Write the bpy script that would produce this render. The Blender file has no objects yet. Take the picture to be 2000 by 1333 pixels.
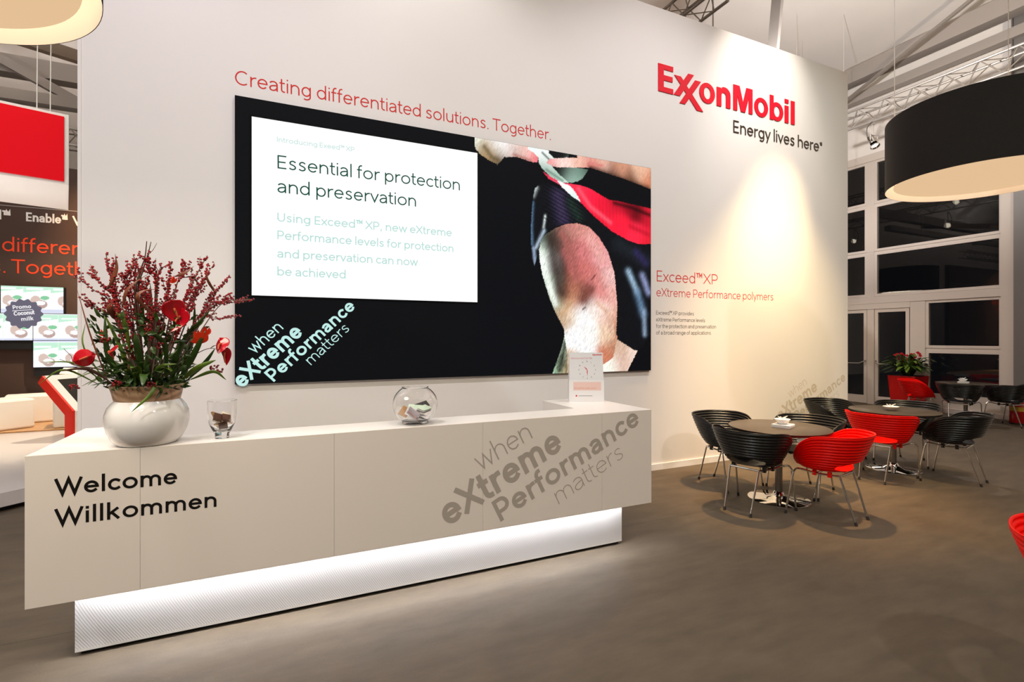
import bpy, bmesh, math, random
import numpy as np
from mathutils import Vector, Matrix
R = math.radians
C = bpy.context.scene.collection
SC = bpy.context.scene
PI = math.pi

# ------------------------------------------------------------------ camera, world, light, exposure
cam = bpy.data.cameras.new('camera'); camo = bpy.data.objects.new('camera', cam); C.objects.link(camo)
cam.sensor_width = 36.0; cam.lens = 985 / 2000 * 36; cam.shift_y = -6.5 / 2000
cam.clip_start = 0.05; cam.clip_end = 200
camo.location = (0, 0, 1.62); camo.rotation_euler = (R(90), 0, R(-24.6))
SC.camera = camo
vs = SC.view_settings
SC.display_settings.display_device = 'sRGB'
vs.view_transform = 'Standard'; vs.look = 'None'; vs.exposure = 0.0; vs.gamma = 1.0; vs.use_curve_mapping = False
wd = bpy.data.worlds.new('night'); SC.world = wd; wd.use_nodes = True
wd.node_tree.nodes['Background'].inputs[0].default_value = (0.004, 0.004, 0.005, 1)
wd.node_tree.nodes['Background'].inputs[1].default_value = 1.0

def spot(loc, target, watt, col, cone, blend=0.5, radius=0.05):
    l = bpy.data.lights.new('spot_lamp', 'SPOT'); l.energy = watt; l.color = col
    l.spot_size = R(cone); l.spot_blend = blend; l.shadow_soft_size = radius
    o = bpy.data.objects.new('spot_lamp', l); C.objects.link(o); o.location = loc
    o.rotation_euler = (Vector(target) - Vector(loc)).to_track_quat('-Z', 'Y').to_euler()
    return o
WARM = (1.0, 0.82, 0.62); SOFT = (1.0, 0.985, 0.985); COOL = (0.93, 0.95, 1.0)
# unseen floodlights added high up to fill the hall (down) and floods aimed at the white roof fabric (up)
for x, y, w, c in ((-4.5, -1.5, 850, (.93, .97, 1.0)), (-1.2, -2.6, 310, (.95, 1.0, .62)), (3.0, -3.2, 560, (1.0, .98, .97)), (-3.0, 6.0, 340, (.9, 1, .95)), (8.0, -1.0, 200, (1.0, .88, .68)), (9.0, 6.8, 680, (1.0, .93, .91))):
    spot((x, y, 6.9), (x + .2, y + .8, 0), w, c, 140, 0.6, 0.15)
for x, y, tx, ty, w, c in ((6.5, 9.5, 7, 9.5, 130, (1.0, .75, .62)), (7.5, 5.5, 13.2, 7.5, 850, (.98, .96, .96)), (7.5, .5, 13.2, 1.5, 820, (1.0, .88, .70)), (2.0, -2.0, 2, -2, 1250, (1.0, .88, .68)), (-5.5, 8.5, -5.4, 9, 2100, (1.0, .96, .95))):
    spot((x, y, 5.4), (tx, ty, 9.5), w, c, 130, 0.6, 0.08)
# wall washers over the white partition
for x, w, c in ((-1.2, 420, (.96, .92, 1.0)), (1.4, 226, (1.0, 1.0, .99)), (4.2, 400, (.98, .97, 1.0)), (6.6, 210, (.9, 1.0, .95))):
    spot((x, 2.3, 6.7), (x, 4.88, 2.4), w, c, 100, 1.0, 0.1)
spot((5.9, 3.6, 6.7), (6.05, 4.88, 5.0), 330, (1.0, .90, .80), 66, 1.0, 0.06)
spot((6.6, 3.0, 5.2), (6.3, 4.88, 3.3), 360, (1.0, .78, .42), 38, 1.0, 0.08)
spot((6.0, 2.7, 5.6), (6.3, 4.88, 0.8), 1050, (1.0, .76, .36), 54, 1.0, 0.06)
spot((1.2, 3.9, 6.6), (1.35, 4.88, 4.6), 100, SOFT, 80, 1.0, 0.06)
# over the cafe tables, from the wall side
spot((5.0, 3.95, 5.9), (4.85, 3.75, 0.0), 2100, (1.0, .60, .26), 40, 1.0, 0.12)
spot((6.7, 1.6, 5.9), (6.4, 2.5, 0.0), 250, (1.0, .52, .17), 60, 1.0, 0.12)
# booth at the back left
spot((-3.2, 10.0, 5.3), (-2.7, 11.5, 3.1), 520, (1.0, .58, .26), 60, 1.0, 0.05)
spot((-2.0, 10.0, 4.9), (-3.9, 10.3, 0.2), 1100, (1.0, .86, .66), 80, 0.8, 0.05)
spot((-3.6, 7.2, 0.6), (-3.6, 8.8, 3.5), 370, SOFT, 90, 1.0, 0.05)  # unseen uplight added to brighten the underside of the hanging sign
spot((-5.4, 5.0, 5.4), (-3.4, 8.2, 3.9), 140, SOFT, 50, 0.8, 0.05)

# ------------------------------------------------------------------ helpers
def lin(h):
    h = h.lstrip('#'); v = [int(h[i:i + 2], 16) / 255 for i in (0, 2, 4)]
    return tuple(c / 12.92 if c <= .04045 else ((c + .055) / 1.055) ** 2.4 for c in v)

def mat(name, hexc, rough=0.5, metal=0.0, spec=0.5, bump=0.0, bscale=40.0, mottle=0.0, mscale=3.0, trans=0.0, ior=1.45, coat=0.0, emit=None, estr=0.0):
    m = bpy.data.materials.new(name); m.use_nodes = True
    nt = m.node_tree; b = nt.nodes['Principled BSDF']
    col = lin(hexc)
    b.inputs['Base Color'].default_value = (*col, 1)
    b.inputs['Roughness'].default_value = rough; b.inputs['Metallic'].default_value = metal
    b.inputs['Specular IOR Level'].default_value = spec
    b.inputs['Transmission Weight'].default_value = trans; b.inputs['IOR'].default_value = ior
    b.inputs['Coat Weight'].default_value = coat
    if emit:
        b.inputs['Emission Color'].default_value = (*lin(emit), 1); b.inputs['Emission Strength'].default_value = estr
    tc = nt.nodes.new('ShaderNodeTexCoord')
    if mottle:
        n = nt.nodes.new('ShaderNodeTexNoise'); n.inputs['Scale'].default_value = mscale; n.inputs['Detail'].default_value = 6
        nt.links.new(tc.outputs['Object'], n.inputs['Vector'])
        r = nt.nodes.new('ShaderNodeValToRGB')
        r.color_ramp.elements[0].position = .3; r.color_ramp.elements[1].position = .7
        r.color_ramp.elements[0].color = (*[c * (1 - mottle) for c in col], 1)
        r.color_ramp.elements[1].color = (*[min(1, c * (1 + mottle)) for c in col], 1)
        nt.links.new(n.outputs['Fac'], r.inputs['Fac']); nt.links.new(r.outputs['Color'], b.inputs['Base Color'])
    if bump:
        n = nt.nodes.new('ShaderNodeTexNoise'); n.inputs['Scale'].default_value = bscale; n.inputs['Detail'].default_value = 4
        nt.links.new(tc.outputs['Object'], n.inputs['Vector'])
        bp = nt.nodes.new('ShaderNodeBump'); bp.inputs['Strength'].default_value = bump; bp.inputs['Distance'].default_value = 0.01
        nt.links.new(n.outputs['Fac'], bp.inputs['Height']); nt.links.new(bp.outputs['Normal'], b.inputs['Normal'])
    return m

def emat(name, hexc, k=1.0):
    m = bpy.data.materials.new(name); m.use_nodes = True; nt = m.node_tree
    b = nt.nodes['Principled BSDF']; b.inputs['Base Color'].default_value = (0.004, 0.004, 0.004, 1); b.inputs['Roughness'].default_value = .6
    b.inputs['Specular IOR Level'].default_value = 0.04
    b.inputs['Emission Color'].default_value = (*lin(hexc), 1); b.inputs['Emission Strength'].default_value = k
    return m

class MB:
    def __init__(s): s.v = []; s.f = []
    def add(s, vs, fs):
        o = len(s.v); s.v += [tuple(v) for v in vs]; s.f += [tuple(i + o for i in f) for f in fs]; return s
    def box(s, x0, x1, y0, y1, z0, z1):
        v = [(x, y, z) for z in (z0, z1) for y in (y0, y1) for x in (x0, x1)]
        return s.add(v, [(0, 2, 3, 1), (4, 5, 7, 6), (0, 1, 5, 4), (2, 6, 7, 3), (0, 4, 6, 2), (1, 3, 7, 5)])
    def prism(s, poly, f0, f1):
        """poly: 2-D points; f0/f1 map a 2-D point to the two end faces"""
        n = len(poly); v = [f0(*p) for p in poly] + [f1(*p) for p in poly]
        fs = [tuple(range(n))[::-1], tuple(range(n, 2 * n))] + [(i, (i + 1) % n, n + (i + 1) % n, n + i) for i in range(n)]
        return s.add(v, fs)
    def lathe(s, prof, n=48, c=(0, 0, 0), cap0=False, cap1=False):
        v = []; fs = []
        for r, z in prof:
            for k in range(n):
                a = 2 * PI * k / n; v.append((c[0] + r * math.cos(a), c[1] + r * math.sin(a), c[2] + z))
        for i in range(len(prof) - 1):
            for k in range(n):
                k2 = (k + 1) % n; fs.append((i * n + k, i * n + k2, (i + 1) * n + k2, (i + 1) * n + k))
        if cap0: fs.append(tuple(range(n))[::-1])
        if cap1: fs.append(tuple(range((len(prof) - 1) * n, len(prof) * n)))
        return s.add(v, fs)
    def tube(s, path, r, n=8, cap=True):
        P = [Vector(p) for p in path]; m = len(P)
        rr = r if hasattr(r, '__len__') else [r] * m
        v = []; fs = []; up = None
        for i in range(m):
            t = (P[min(i + 1, m - 1)] - P[max(i - 1, 0)]).normalized()
            if up is None:
                up = Vector((0, 0, 1)) if abs(t.z) < .9 else Vector((1, 0, 0))
            a = (up - t * up.dot(t)).normalized(); b = t.cross(a); up = a
            for k in range(n):
                an = 2 * PI * k / n; v.append(P[i] + (a * math.cos(an) + b * math.sin(an)) * rr[i])
        for i in range(m - 1):
            for k in range(n):
                k2 = (k + 1) % n; fs.append((i * n + k, i * n + k2, (i + 1) * n + k2, (i + 1) * n + k))
        if cap: fs.append(tuple(range(n))[::-1]); fs.append(tuple(range((m - 1) * n, m * n)))
        return s.add(v, fs)
    def ball(s, c, r, n=8, m=5, sz=1.0):
        prof = []
        v = [(c[0], c[1], c[2] - r * sz)]; fs = []
        for j in range(1, m):
            a = -PI / 2 + PI * j / m
            for k in range(n):
                b = 2 * PI * k / n
                v.append((c[0] + r * math.cos(a) * math.cos(b), c[1] + r * math.cos(a) * math.sin(b), c[2] + r * sz * math.sin(a)))
        v.append((c[0], c[1], c[2] + r * sz)); last = len(v) - 1
        for k in range(n):
            k2 = (k + 1) % n
            fs.append((0, 1 + k2, 1 + k)); fs.append((last, 1 + (m - 2) * n + k, 1 + (m - 2) * n + k2))
            for j in range(m - 2):
                a0 = 1 + j * n; fs.append((a0 + k, a0 + k2, a0 + n + k2, a0 + n + k))
        return s.add(v, fs)
    def build(s, name, m, parent=None, smooth=False, kind=None, bevel=0.0):
        me = bpy.data.meshes.new(name); me.from_pydata(s.v, [], s.f); me.update()
        if m: me.materials.append(m)
        o = bpy.data.objects.new(name, me); C.objects.link(o)
        if parent: o.parent = parent
        if kind: o['kind'] = kind
        if smooth:
            me.shade_smooth()
            try: me.set_sharp_from_angle(angle=R(40))
            except Exception: pass
        if bevel:
            md = o.modifiers.new('bevel', 'BEVEL'); md.width = bevel; md.segments = 2; md.limit_method = 'ANGLE'
        return o

def tag(o, label, cat, group=None, kind=None):
    o['label'] = label; o['category'] = cat
    if group: o['group'] = group
    if kind: o['kind'] = kind
    return o
def thing(name, label, cat, loc=(0, 0, 0), rz=0.0, group=None):
    o = bpy.data.objects.new(name, None); C.objects.link(o); o.location = loc; o.rotation_euler = (0, 0, rz)
    o.empty_display_size = .1
    return tag(o, label, cat, group)
def copy_tree(o, parent=None):
    c = o.copy(); C.objects.link(c)
    if parent: c.parent = parent
    for ch in list(o.children): copy_tree(ch, c)
    return c
def catmull(pts, n=8, closed=False):
    P = [Vector(p) for p in pts]; out = []
    m = len(P)
    for i in range(m - 1 if not closed else m):
        p0 = P[i - 1] if (i > 0 or closed) else P[0] * 2 - P[1]
        p1 = P[i]; p2 = P[(i + 1) % m]
        p3 = P[(i + 2) % m] if (i + 2 < m or closed) else P[-1] * 2 - P[-2]
        for k in range(n):
            t = k / n
            out.append(.5 * ((2 * p1) + (p2 - p0) * t + (2 * p0 - 5 * p1 + 4 * p2 - p3) * t * t + (3 * p1 - p0 - 3 * p2 + p3) * t ** 3))
    if not closed: out.append(P[-1])
    return out

# ------------------------------------------------------------------ stroke lettering
def arc(cx, cy, rx, ry, a0, a1, n=None):
    n = n or max(4, int(abs(a1 - a0) / 12))
    return [(cx + rx * math.cos(R(a0 + (a1 - a0) * i / n)), cy + ry * math.sin(R(a0 + (a1 - a0) * i / n))) for i in range(n + 1)]
def sm(*p): return [tuple(q[:2]) for q in catmull([(a, b, 0) for a, b in p], 4)]
DOT = lambda x, y: [(x, y), (x, y + .01)]
AS = 1.48; CAP = 1.4
G = {
 'a': (.76, [sm((.06, .88), (.2, .975), (.4, 1), (.6, .94), (.73, .78), (.76, .58)) + [(.76, 0)], sm((.74, .58), (.45, .56), (.18, .49), (.03, .36), (0, .24), (.06, .09)), sm((0, .24), (.06, .09), (.2, .01), (.36, 0), (.56, .07), (.7, .22), (.74, .36))]),
 'b': (.9, [[(0, 0), (0, AS)], arc(.45, .5, .45, .5, 180, -180)]),
 'c': (.76, [arc(.46, .5, .46, .5, 52, 308)]),
 'd': (.9, [[(.9, 0), (.9, AS)], arc(.45, .5, .45, .5, 0, 360)]),
 'e': (.9, [[(.02, .52), (.88, .52)], arc(.45, .5, .45, .5, 2, 312)]),
 'f': (.5, [arc(.46, 1.2, .29, .28, 85, 180) + [(.17, 0)], [(0, 1), (.46, 1)]]),
 'g': (.88, [arc(.44, .5, .44, .5, 0, 360), [(.88, 1), (.88, -.05)] + arc(.46, -.06, .42, .36, 0, -120)]),
 'h': (.82, [[(0, 0), (0, AS)], arc(.41, .56, .41, .44, 180, 0) + [(.82, 0)]]),
 'i': (0, [[(0, 0), (0, 1)], DOT(0, 1.36)]),
 'k': (.74, [[(0, 0), (0, AS)], [(.66, 1), (.04, .46)], [(.24, .62), (.74, 0)]]),
 'l': (0, [[(0, 0), (0, AS)]]),
 'm': (1.4, [[(0, 0), (0, 1)], arc(.35, .58, .35, .42, 180, 0) + [(.7, 0)], arc(1.05, .58, .35, .42, 180, 0) + [(1.4, 0)]]),
 'n': (.82, [[(0, 0), (0, 1)], arc(.41, .56, .41, .44, 180, 0) + [(.82, 0)]]),
 'o': (.98, [arc(.49, .5, .49, .5, 90, 450)]),
 'p': (.9, [[(0, 1), (0, -.42)], arc(.45, .5, .45, .5, 180, -180)]),
 'q': (.9, [[(.9, 1), (.9, -.42)], arc(.45, .5, .45, .5, 0, 360)]),
 'r': (.5, [[(0, 0), (0, 1)], arc(.46, .54, .46, .46, 180, 85)]),
 's': (.62, [sm((.58, .9), (.44, .985), (.3, 1), (.12, .93), (.03, .77), (.1, .62), (.3, .53), (.5, .43), (.62, .25), (.53, .07), (.35, 0), (.18, .01), (.02, .09))]),
 't': (.5, [[(.17, 1.34), (.17, .3)] + arc(.46, .28, .29, .28, 180, 275), [(0, 1), (.46, 1)]]),
 'u': (.82, [[(.82, 1), (.82, 0)], [(0, 1)] + arc(.41, .44, .41, .44, 180, 360)]),
 'v': (.84, [[(0, 1), (.42, 0), (.84, 1)]]),
 'w': (1.34, [[(0, 1), (.34, 0), (.67, 1), (1., 0), (1.34, 1)]]),
 'x': (.78, [[(0, 1), (.78, 0)], [(.78, 1), (0, 0)]]),
 'y': (.84, [[(0, 1), (.42, .02)], [(.84, 1), (.26, -.42)]]),
 'C': (1.15, [arc(.66, .7, .66, .7, 55, 305)]),
 'E': (.78, [[(.78, CAP), (0, CAP), (0, 0), (.78, 0)], [(0, .72), (.7, .72)]]),
 'A': (1.1, [[(0, 0), (.55, CAP), (1.1, 0)], [(.2, .45), (.9, .45)]]),
 'I': (0, [[(0, 0), (0, CAP)]]),
 'M': (1.3, [[(0, 0), (0, CAP), (.65, .35), (1.3, CAP), (1.3, 0)]]),
 'P': (.88, [[(0, 0), (0, CAP)], [(0.02, CAP), (.45, CAP)] + arc(.47, 1.0, .41, .4, 90, -90) + [(0.02, .6)]]),
 'T': (1.06, [[(0, CAP), (1.06, CAP)], [(.53, CAP), (.53, 0)]]),
 'U': (1.0, [[(0, CAP), (0, .5)] + arc(.5, .5, .5, .5, 180, 360) + [(1, CAP)]]),
 'V': (1.05, [[(0, CAP), (.525, 0), (1.05, CAP)]]),
 'W': (1.75, [[(0, CAP), (.44, 0), (.875, CAP), (1.31, 0), (1.75, CAP)]]),
 'X': (1.06, [[(0, CAP), (1.06, 0)], [(1.06, CAP), (0, 0)]]),
 '.': (0, [DOT(0, 0)]),
 ',': (.1, [[(.1, .08), (0, -.22)]]),
 '\u2122': (.96, [[(0, 1.42), (.42, 1.42)], [(.21, 1.42), (.21, .9)], [(.54, .9), (.54, 1.42), (.75, 1.05), (.96, 1.42), (.96, .9)]]),
 '0': (.8, [arc(.4, .7, .4, .7, 90, 450)]), '1': (.3, [[(0, 1.1), (.3, CAP), (.3, 0)]]),
 '2': (.75, [arc(.37, 1.02, .37, .38, 165, -20) + [(0, 0), (.75, 0)]]), '3': (.75, [arc(.37, 1.05, .36, .35, 150, -90), arc(.37, .36, .38, .36, 90, -150)]),
 '4': (.85, [[(.6, 0), (.6, CAP), (0, .4), (.85, .4)]]), '5': (.75, [[(.7, CAP), (.1, CAP), (.05, .75)] + arc(.35, .43, .4, .43, 110, -140)]),
 '6': (.8, [arc(.4, .42, .4, .42, 0, 360), [(0, .42), (.15, 1.0), (.55, CAP)]]), '7': (.75, [[(0, CAP), (.75, CAP), (.25, 0)]]),
 '8': (.8, [arc(.4, 1.05, .34, .35, 0, 360), arc(.4, .36, .4, .36, 0, 360)]), '9': (.8, [arc(.4, .98, .4, .42, 0, 360), [(.8, .98), (.65, .4), (.25, 0)]]),
}
ROUND = set('oecdgpbaC069'); DIAG = set('vwyxWVXA')
def bear(ch, side):
    if ch in DIAG: return .03
    if ch in ('o', 'e', 'c', 'C'): return .08
    if ch in ('d', 'g', 'a') and side == 0: return .08
    if ch in ('b', 'p', 'P') and side == 1: return .08
    if ch in ('r', 't', 'f', 'T'): return .03 if side == 1 or ch in 'tfT' else .13
    if ch == '\u2122': return .05
    return .13
def layout(text, w, track=0.0):
    """w: stroke width in x-heights; returns strokes (2-D points in x-heights) and the ink width"""
    x = 0; out = []; first = True
    for ch in text:
        if ch == ' ': x += .42 + track; continue
        W, st = G[ch]; W = W + w * (.55 if W > .3 else (1.0 if W == 0 else .8))
        if not first: x += bear(ch, 0) + track
        W0 = G[ch][0]
        for s in st:
            q = []
            for px, py in s:
                X = w / 2 + (px / W0 * (W - w) if W0 > 0 else 0)
                Y = w / 2 + py * (1 - w) if py <= 1 else w / 2 + (1 - w) + (py - 1)
                q.append((x + X, Y))
            out.append(q)
        x += W + bear(ch, 1); end = x - bear(ch, 1); first = False
    return out, end
def ribbon(pts, w, cap=True):
    P = [Vector((a, b)) for a, b in pts]
    closed = (P[0] - P[-1]).length < 1e-4 and len(P) > 3
    if closed: P = P[:-1]
    n = len(P)
    if not closed and cap:
        a = (P[0] - P[1]).normalized(); b = (P[-1] - P[-2]).normalized()
        P[0] = P[0] + a * w / 2; P[-1] = P[-1] + b * w / 2
    L = []; Rr = []
    for i in range(n):
        if closed or 0 < i < n - 1:
            d0 = (P[i] - P[i - 1]).normalized(); d1 = (P[(i + 1) % n] - P[i]).normalized()
        elif i == 0: d0 = d1 = (P[1] - P[0]).normalized()
        else: d0 = d1 = (P[-1] - P[-2]).normalized()
        n0 = Vector((-d0.y, d0.x)); n1 = Vector((-d1.y, d1.x)); m = (n0 + n1)
        m = m.normalized() if m.length > 1e-6 else n0
        k = 1 / max(.3, m.dot(n0)); L.append(P[i] + m * (w / 2 * k)); Rr.append(P[i] - m * (w / 2 * k))
    return L, Rr, closed
def strokes_to_mesh(mb, strokes, w, xf, depth=0.0, seq=[0]):
    """xf(x, y, d) -> 3-D point, d = distance in front of the carrying plane"""
    for k, s in enumerate(strokes):
        L, Rr, cl = ribbon(s, w); n = len(L); e = 0.00005 * (k % 7); g = 0.000003
        v = [xf(p.x, p.y, depth + e + g * i) for i, p in enumerate(L)] + [xf(p.x, p.y, depth + e + g * i) for i, p in enumerate(Rr)]
        fs = [(n + i, n + (i + 1) % n, (i + 1) % n, i) for i in range(n if cl else n - 1)]
        if depth > 0.0005:
            v += [xf(p.x, p.y, 0) for p in L] + [xf(p.x, p.y, 0) for p in Rr]
            for i in range(n if cl else n - 1):
                j = (i + 1) % n
                fs.append((i, j, 2 * n + j, 2 * n + i)); fs.append((n + j, n + i, 3 * n + i, 3 * n + j))
            if not cl:
                fs.append((0, 2 * n, 3 * n, n)); fs.append((n - 1, 2 * n - 1, 4 * n - 1, 3 * n - 1))
        mb.add(v, fs)
def write(mb, text, x0, z0, xh, Y, wt=.13, width=None, ang=0.0, depth=0.0004, track=0.0, ref=None):
    """writes on a plane facing -Y; xh = x-height in metres, width = wanted ink width in metres"""
    st, W = layout(text, wt, track)
    sx = (width / (W * xh)) if width else 1.0
    ca, sa = math.cos(R(ang)), math.sin(R(ang))
    st = [[(a * xh * sx, b * xh) for a, b in s] for s in st]
    f = lambda a, b, d: (x0 + a * ca - b * sa, Y - d, z0 + a * sa + b * ca)
    strokes_to_mesh(mb, st, wt * xh, f, depth)
    return mb
def slogan_words(parent, m, ox, oz, s, ang, Y, thin=.10, shift=0.0, depth=.0004, e0=-.3):
    ca, sa = math.cos(R(ang)), math.sin(R(ang))
    for t, u, v, xh, wid, wt in (('when', .024 + shift, .36, .092, .405, thin), ('eXtreme', e0, .173, .130, .592 - e0, .25), ('Performance', 0, 0, .106, 1.222, .24), ('matters', .4, -.14, .086, .59, thin * .8)):
        write(MB(), t, ox + s * (u * ca - v * sa), oz + s * (u * sa + v * ca), xh * s, Y, wt, wid * s, ang, depth).build('slogan_word', m, parent)
def polygon(mb, pts, Y, depth=0.001, ext=0.0):
    """one flat polygon on a plane facing -Y, or a raised plate of thickness ext"""
    if ext: return mb.prism(pts, lambda x, z: (x, Y, z), lambda x, z: (x, Y - ext, z))
    return mb.add([(x, Y - depth, z) for x, z in pts], [tuple(range(len(pts)))])
# ------------------------------------------------------------------ materials
M_wall = mat('white_wall_paint', 'eae4e0', .55, spec=.3)
M_white = mat('white_laminate', 'e9e2dc', .32, spec=.4)
M_desk = mat('white_desk_front', 'e6dad0', .4, spec=.3)
M_fabric = mat('white_roof_fabric', 'e4ddd6', .8, spec=.1, mottle=.04, mscale=.6)
M_alu = mat('aluminium', '9d958d', .5, .6)
M_frame = mat('painted_window_frame', 'c9bdb2', .5)
M_beam = mat('grey_beam_paint', '9a918a', .55)
M_chrome = mat('chrome', 'd9d6d2', .06, 1.0)
M_red = mat('red_plastic', 'f50a02', .42, spec=.16)
M_black = mat('black_plastic', '141312', .33, spec=.5)
M_rubber = mat('dark_rubber', '2a2623', .6)
M_pale_vinyl = mat('pale_grey_vinyl', 'd0c4b4', .5, spec=.25)
M_grey_vinyl = mat('grey_vinyl', 'aea297', .5, spec=.25)
M_red_vinyl = mat('red_vinyl', 'd02a28', .45, spec=.25)
M_dark_vinyl = mat('dark_vinyl', '3a332e', .5, spec=.25)
M_ink = mat('black_vinyl', '120f0e', .45, spec=.3)
M_logo = mat('red_gloss_acrylic', 'e4102a', .4, spec=.2)
M_tagline = mat('dark_grey_acrylic', '3d342c', .3)
M_glass = mat('clear_glass', 'ffffff', .0, trans=1.0, ior=1.45)
M_pane = mat('window_glass', 'd8dcda', .0, trans=1.0, ior=1.5)
M_table = mat('dark_laminate_table', '453a2f', .33, spec=.5)
M_tedge = mat('dark_table_edge', '1d1714', .4)
M_paper = mat('white_paper', 'f2efec', .6)
M_porc = mat('white_porcelain', 'f0eeea', .18, coat=.3)
M_drum = mat('charcoal_lamp_fabric', '2c2927', .75, spec=.15, bump=.2, bscale=300)
M_booth = mat('dark_booth_wall', '4b3a33', .5, spec=.2)
M_wood = mat('pale_wood_floor', 'b98b5c', .35, mottle=.15, mscale=5)
M_gloss = mat('pale_gloss_platform', 'cfc8c4', .12, spec=.5)
M_seat = mat('white_vinyl_seat', 'efe6da', .5)

def floor_material():
    m = bpy.data.materials.new('grey_vinyl_floor'); m.use_nodes = True; nt = m.node_tree; N = nt.nodes; L = nt.links
    b = N['Principled BSDF']; b.inputs['Roughness'].default_value = .62; b.inputs['Specular IOR Level'].default_value = .3
    tc = N.new('ShaderNodeTexCoord')
    mp = N.new('ShaderNodeMapping'); mp.inputs['Scale'].default_value = (1.2, 3.5, 1); L.new(tc.outputs['Object'], mp.inputs[0])
    n = N.new('ShaderNodeTexNoise'); n.inputs['Scale'].default_value = 2.2; n.inputs['Detail'].default_value = 9; n.inputs['Roughness'].default_value = .62
    L.new(mp.outputs[0], n.inputs['Vector'])
    r = N.new('ShaderNodeValToRGB'); r.color_ramp.elements[0].position = .32; r.color_ramp.elements[1].position = .7
    r.color_ramp.elements[0].color = (*lin('4b4136'), 1); r.color_ramp.elements[1].color = (*lin('5b4f41'), 1)
    L.new(n.outputs['Fac'], r.inputs[0])
    # joints of the floor sheets
    sx = N.new('ShaderNodeSeparateXYZ'); L.new(tc.outputs['Object'], sx.inputs[0])
    def line(out, off, period):
        a = N.new('ShaderNodeMath'); a.operation = 'ADD'; a.inputs[1].default_value = -off + period * 50; L.new(out, a.inputs[0])
        d = N.new('ShaderNodeMath'); d.operation = 'MODULO'; d.inputs[1].default_value = period; L.new(a.outputs[0], d.inputs[0])
        c = N.new('ShaderNodeMath'); c.operation = 'LESS_THAN'; c.inputs[1].default_value = .004; L.new(d.outputs[0], c.inputs[0]); return c.outputs[0]
    mx = N.new('ShaderNodeMix'); mx.data_type = 'RGBA'; L.new(line(sx.outputs['Y'], 3.53, 4.0), mx.inputs[0])
    L.new(r.outputs[0], mx.inputs[6]); mx.inputs[7].default_value = (*lin('28231f'), 1)
    L.new(mx.outputs[2], b.inputs['Base Color'])
    bp = N.new('ShaderNodeBump'); bp.inputs['Strength'].default_value = .25; bp.inputs['Distance'].default_value = .004
    n2 = N.new('ShaderNodeTexNoise'); n2.inputs['Scale'].default_value = 60; n2.inputs['Detail'].default_value = 5; L.new(mp.outputs[0], n2.inputs['Vector'])
    L.new(n2.outputs['Fac'], bp.inputs['Height']); L.new(bp.outputs['Normal'], b.inputs['Normal'])
    return m

def struct(name, mb, m, parent=None, **k):
    o = mb.build(name, m, parent, **k)
    if not parent: o['kind'] = 'structure'
    return o

# ------------------------------------------------------------------ the hall
YW = 4.88; XW = 13.15
struct('floor', MB().box(-9.5, 13.2, -8, 14, -.1, 0), floor_material())
# the big white partition: its left edge shows a narrow trim
struct('wall_back', MB().box(-1.39, 7.887, YW, YW + .32, 0, 5.675), M_wall)
struct('baseboard_back', MB().box(2.0, 7.887, YW - .014, YW - .0005, 0, .075), M_wall)
struct('trim_1', MB().box(-1.412, -1.3905, YW - .004, YW + .32, 0, 5.675), M_wall)
# hall shell (roof fabric on a slope, fabric walls)
roof = MB()
roof.add([(13.3, -8, 8.5), (13.3, 14, 8.5), (2, 14, 11.4), (2, -8, 11.4), (-9.6, 14, 8.4), (-9.6, -8, 8.4)], [(0, 3, 2, 1), (3, 5, 4, 2)])
struct('ceiling', roof, M_fabric)
struct('wall_front', MB().box(-9.6, 13.3, -8.2, -8, 0, 11.4), mat('grey_hall_fabric', '8f8781', .8))
struct('wall_rear', MB().box(-9.6, 13.3, 14, 14.2, 0, 11.4), M_fabric)
struct('wall_left', MB().box(-9.7, -9.5, -8, 14, 0, 9), mat('grey_side_fabric', '8f8781', .8))
# right wall: fabric gable over the glazing, plain beyond the steel column
wr = MB().box(13.16, 13.3, 4.6, 14, 6.06, 8.5)
wr.box(13.16, 13.3, -8, 4.6, 0, 8.5); wr.box(13.16, 13.3, 10.2, 14, 0, 6.06)
struct('wall_right', wr, M_fabric)
struct('trim_2', MB().box(13.0, 13.2, 4.85, 5.07, 0, 6.1), M_frame)          # pale post beside the glazing
struct('trim_3', MB().box(12.9, 13.15, 4.62, 4.84, 0, 8.5).box(12.86, 13.19, 4.60, 4.62, 0, 8.5).box(12.86, 13.19, 4.84, 4.86, 6.1, 8.5), mat('steel_column_grey', '77726f', .5, .3))
struct('trim_4', MB().box(13.085, 13.2, 7.47, 7.63, 0, 6.1), M_frame)         # mullion between the two window columns
struct('trim_5', MB().box(13.06, 13.2, 5.07, 10.2, 5.92, 6.1), M_frame)
struct('trim_6', MB().box(13.07, 13.2, 5.07, 10.2, 2.45, 2.615), M_frame)
struct('trim_7', MB().box(13.08, 13.2, 6.40, 6.70, 0, 2.45), M_frame)
def window(n, y0, y1, z0, z1, b=.06):
    f = MB(); x0, x1 = 13.09, 13.18
    f.box(x0, x1, y0, y0 + b, z0, z1); f.box(x0, x1, y1 - b, y1, z0, z1)
    f.box(x0, x1, y0 + b, y1 - b, z0, z0 + b); f.box(x0, x1, y0 + b, y1 - b, z1 - b, z1)
    o = struct('window_%d' % n, f, M_frame)
    MB().box(13.13, 13.142, y0 + b, y1 - b, z0 + b, z1 - b).build('pane', M_pane, o)
k = 1
for y0, y1 in ((5.07, 7.47), (7.63, 10.2)):
    for z0, z1 in ((4.87, 5.92), (3.71, 4.84), (2.62, 3.68)):
        window(k, y0, y1, z0, z1); k += 1
struct('trim_8', MB().box(13.10, 13.2, 5.07, 10.2, 3.68, 3.71).box(13.10, 13.2, 5.07, 10.2, 4.84, 4.87), M_frame)
window(7, 5.07, 6.40, 1.39, 2.45); window(8, 5.07, 6.40, .33, 1.34)
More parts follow.
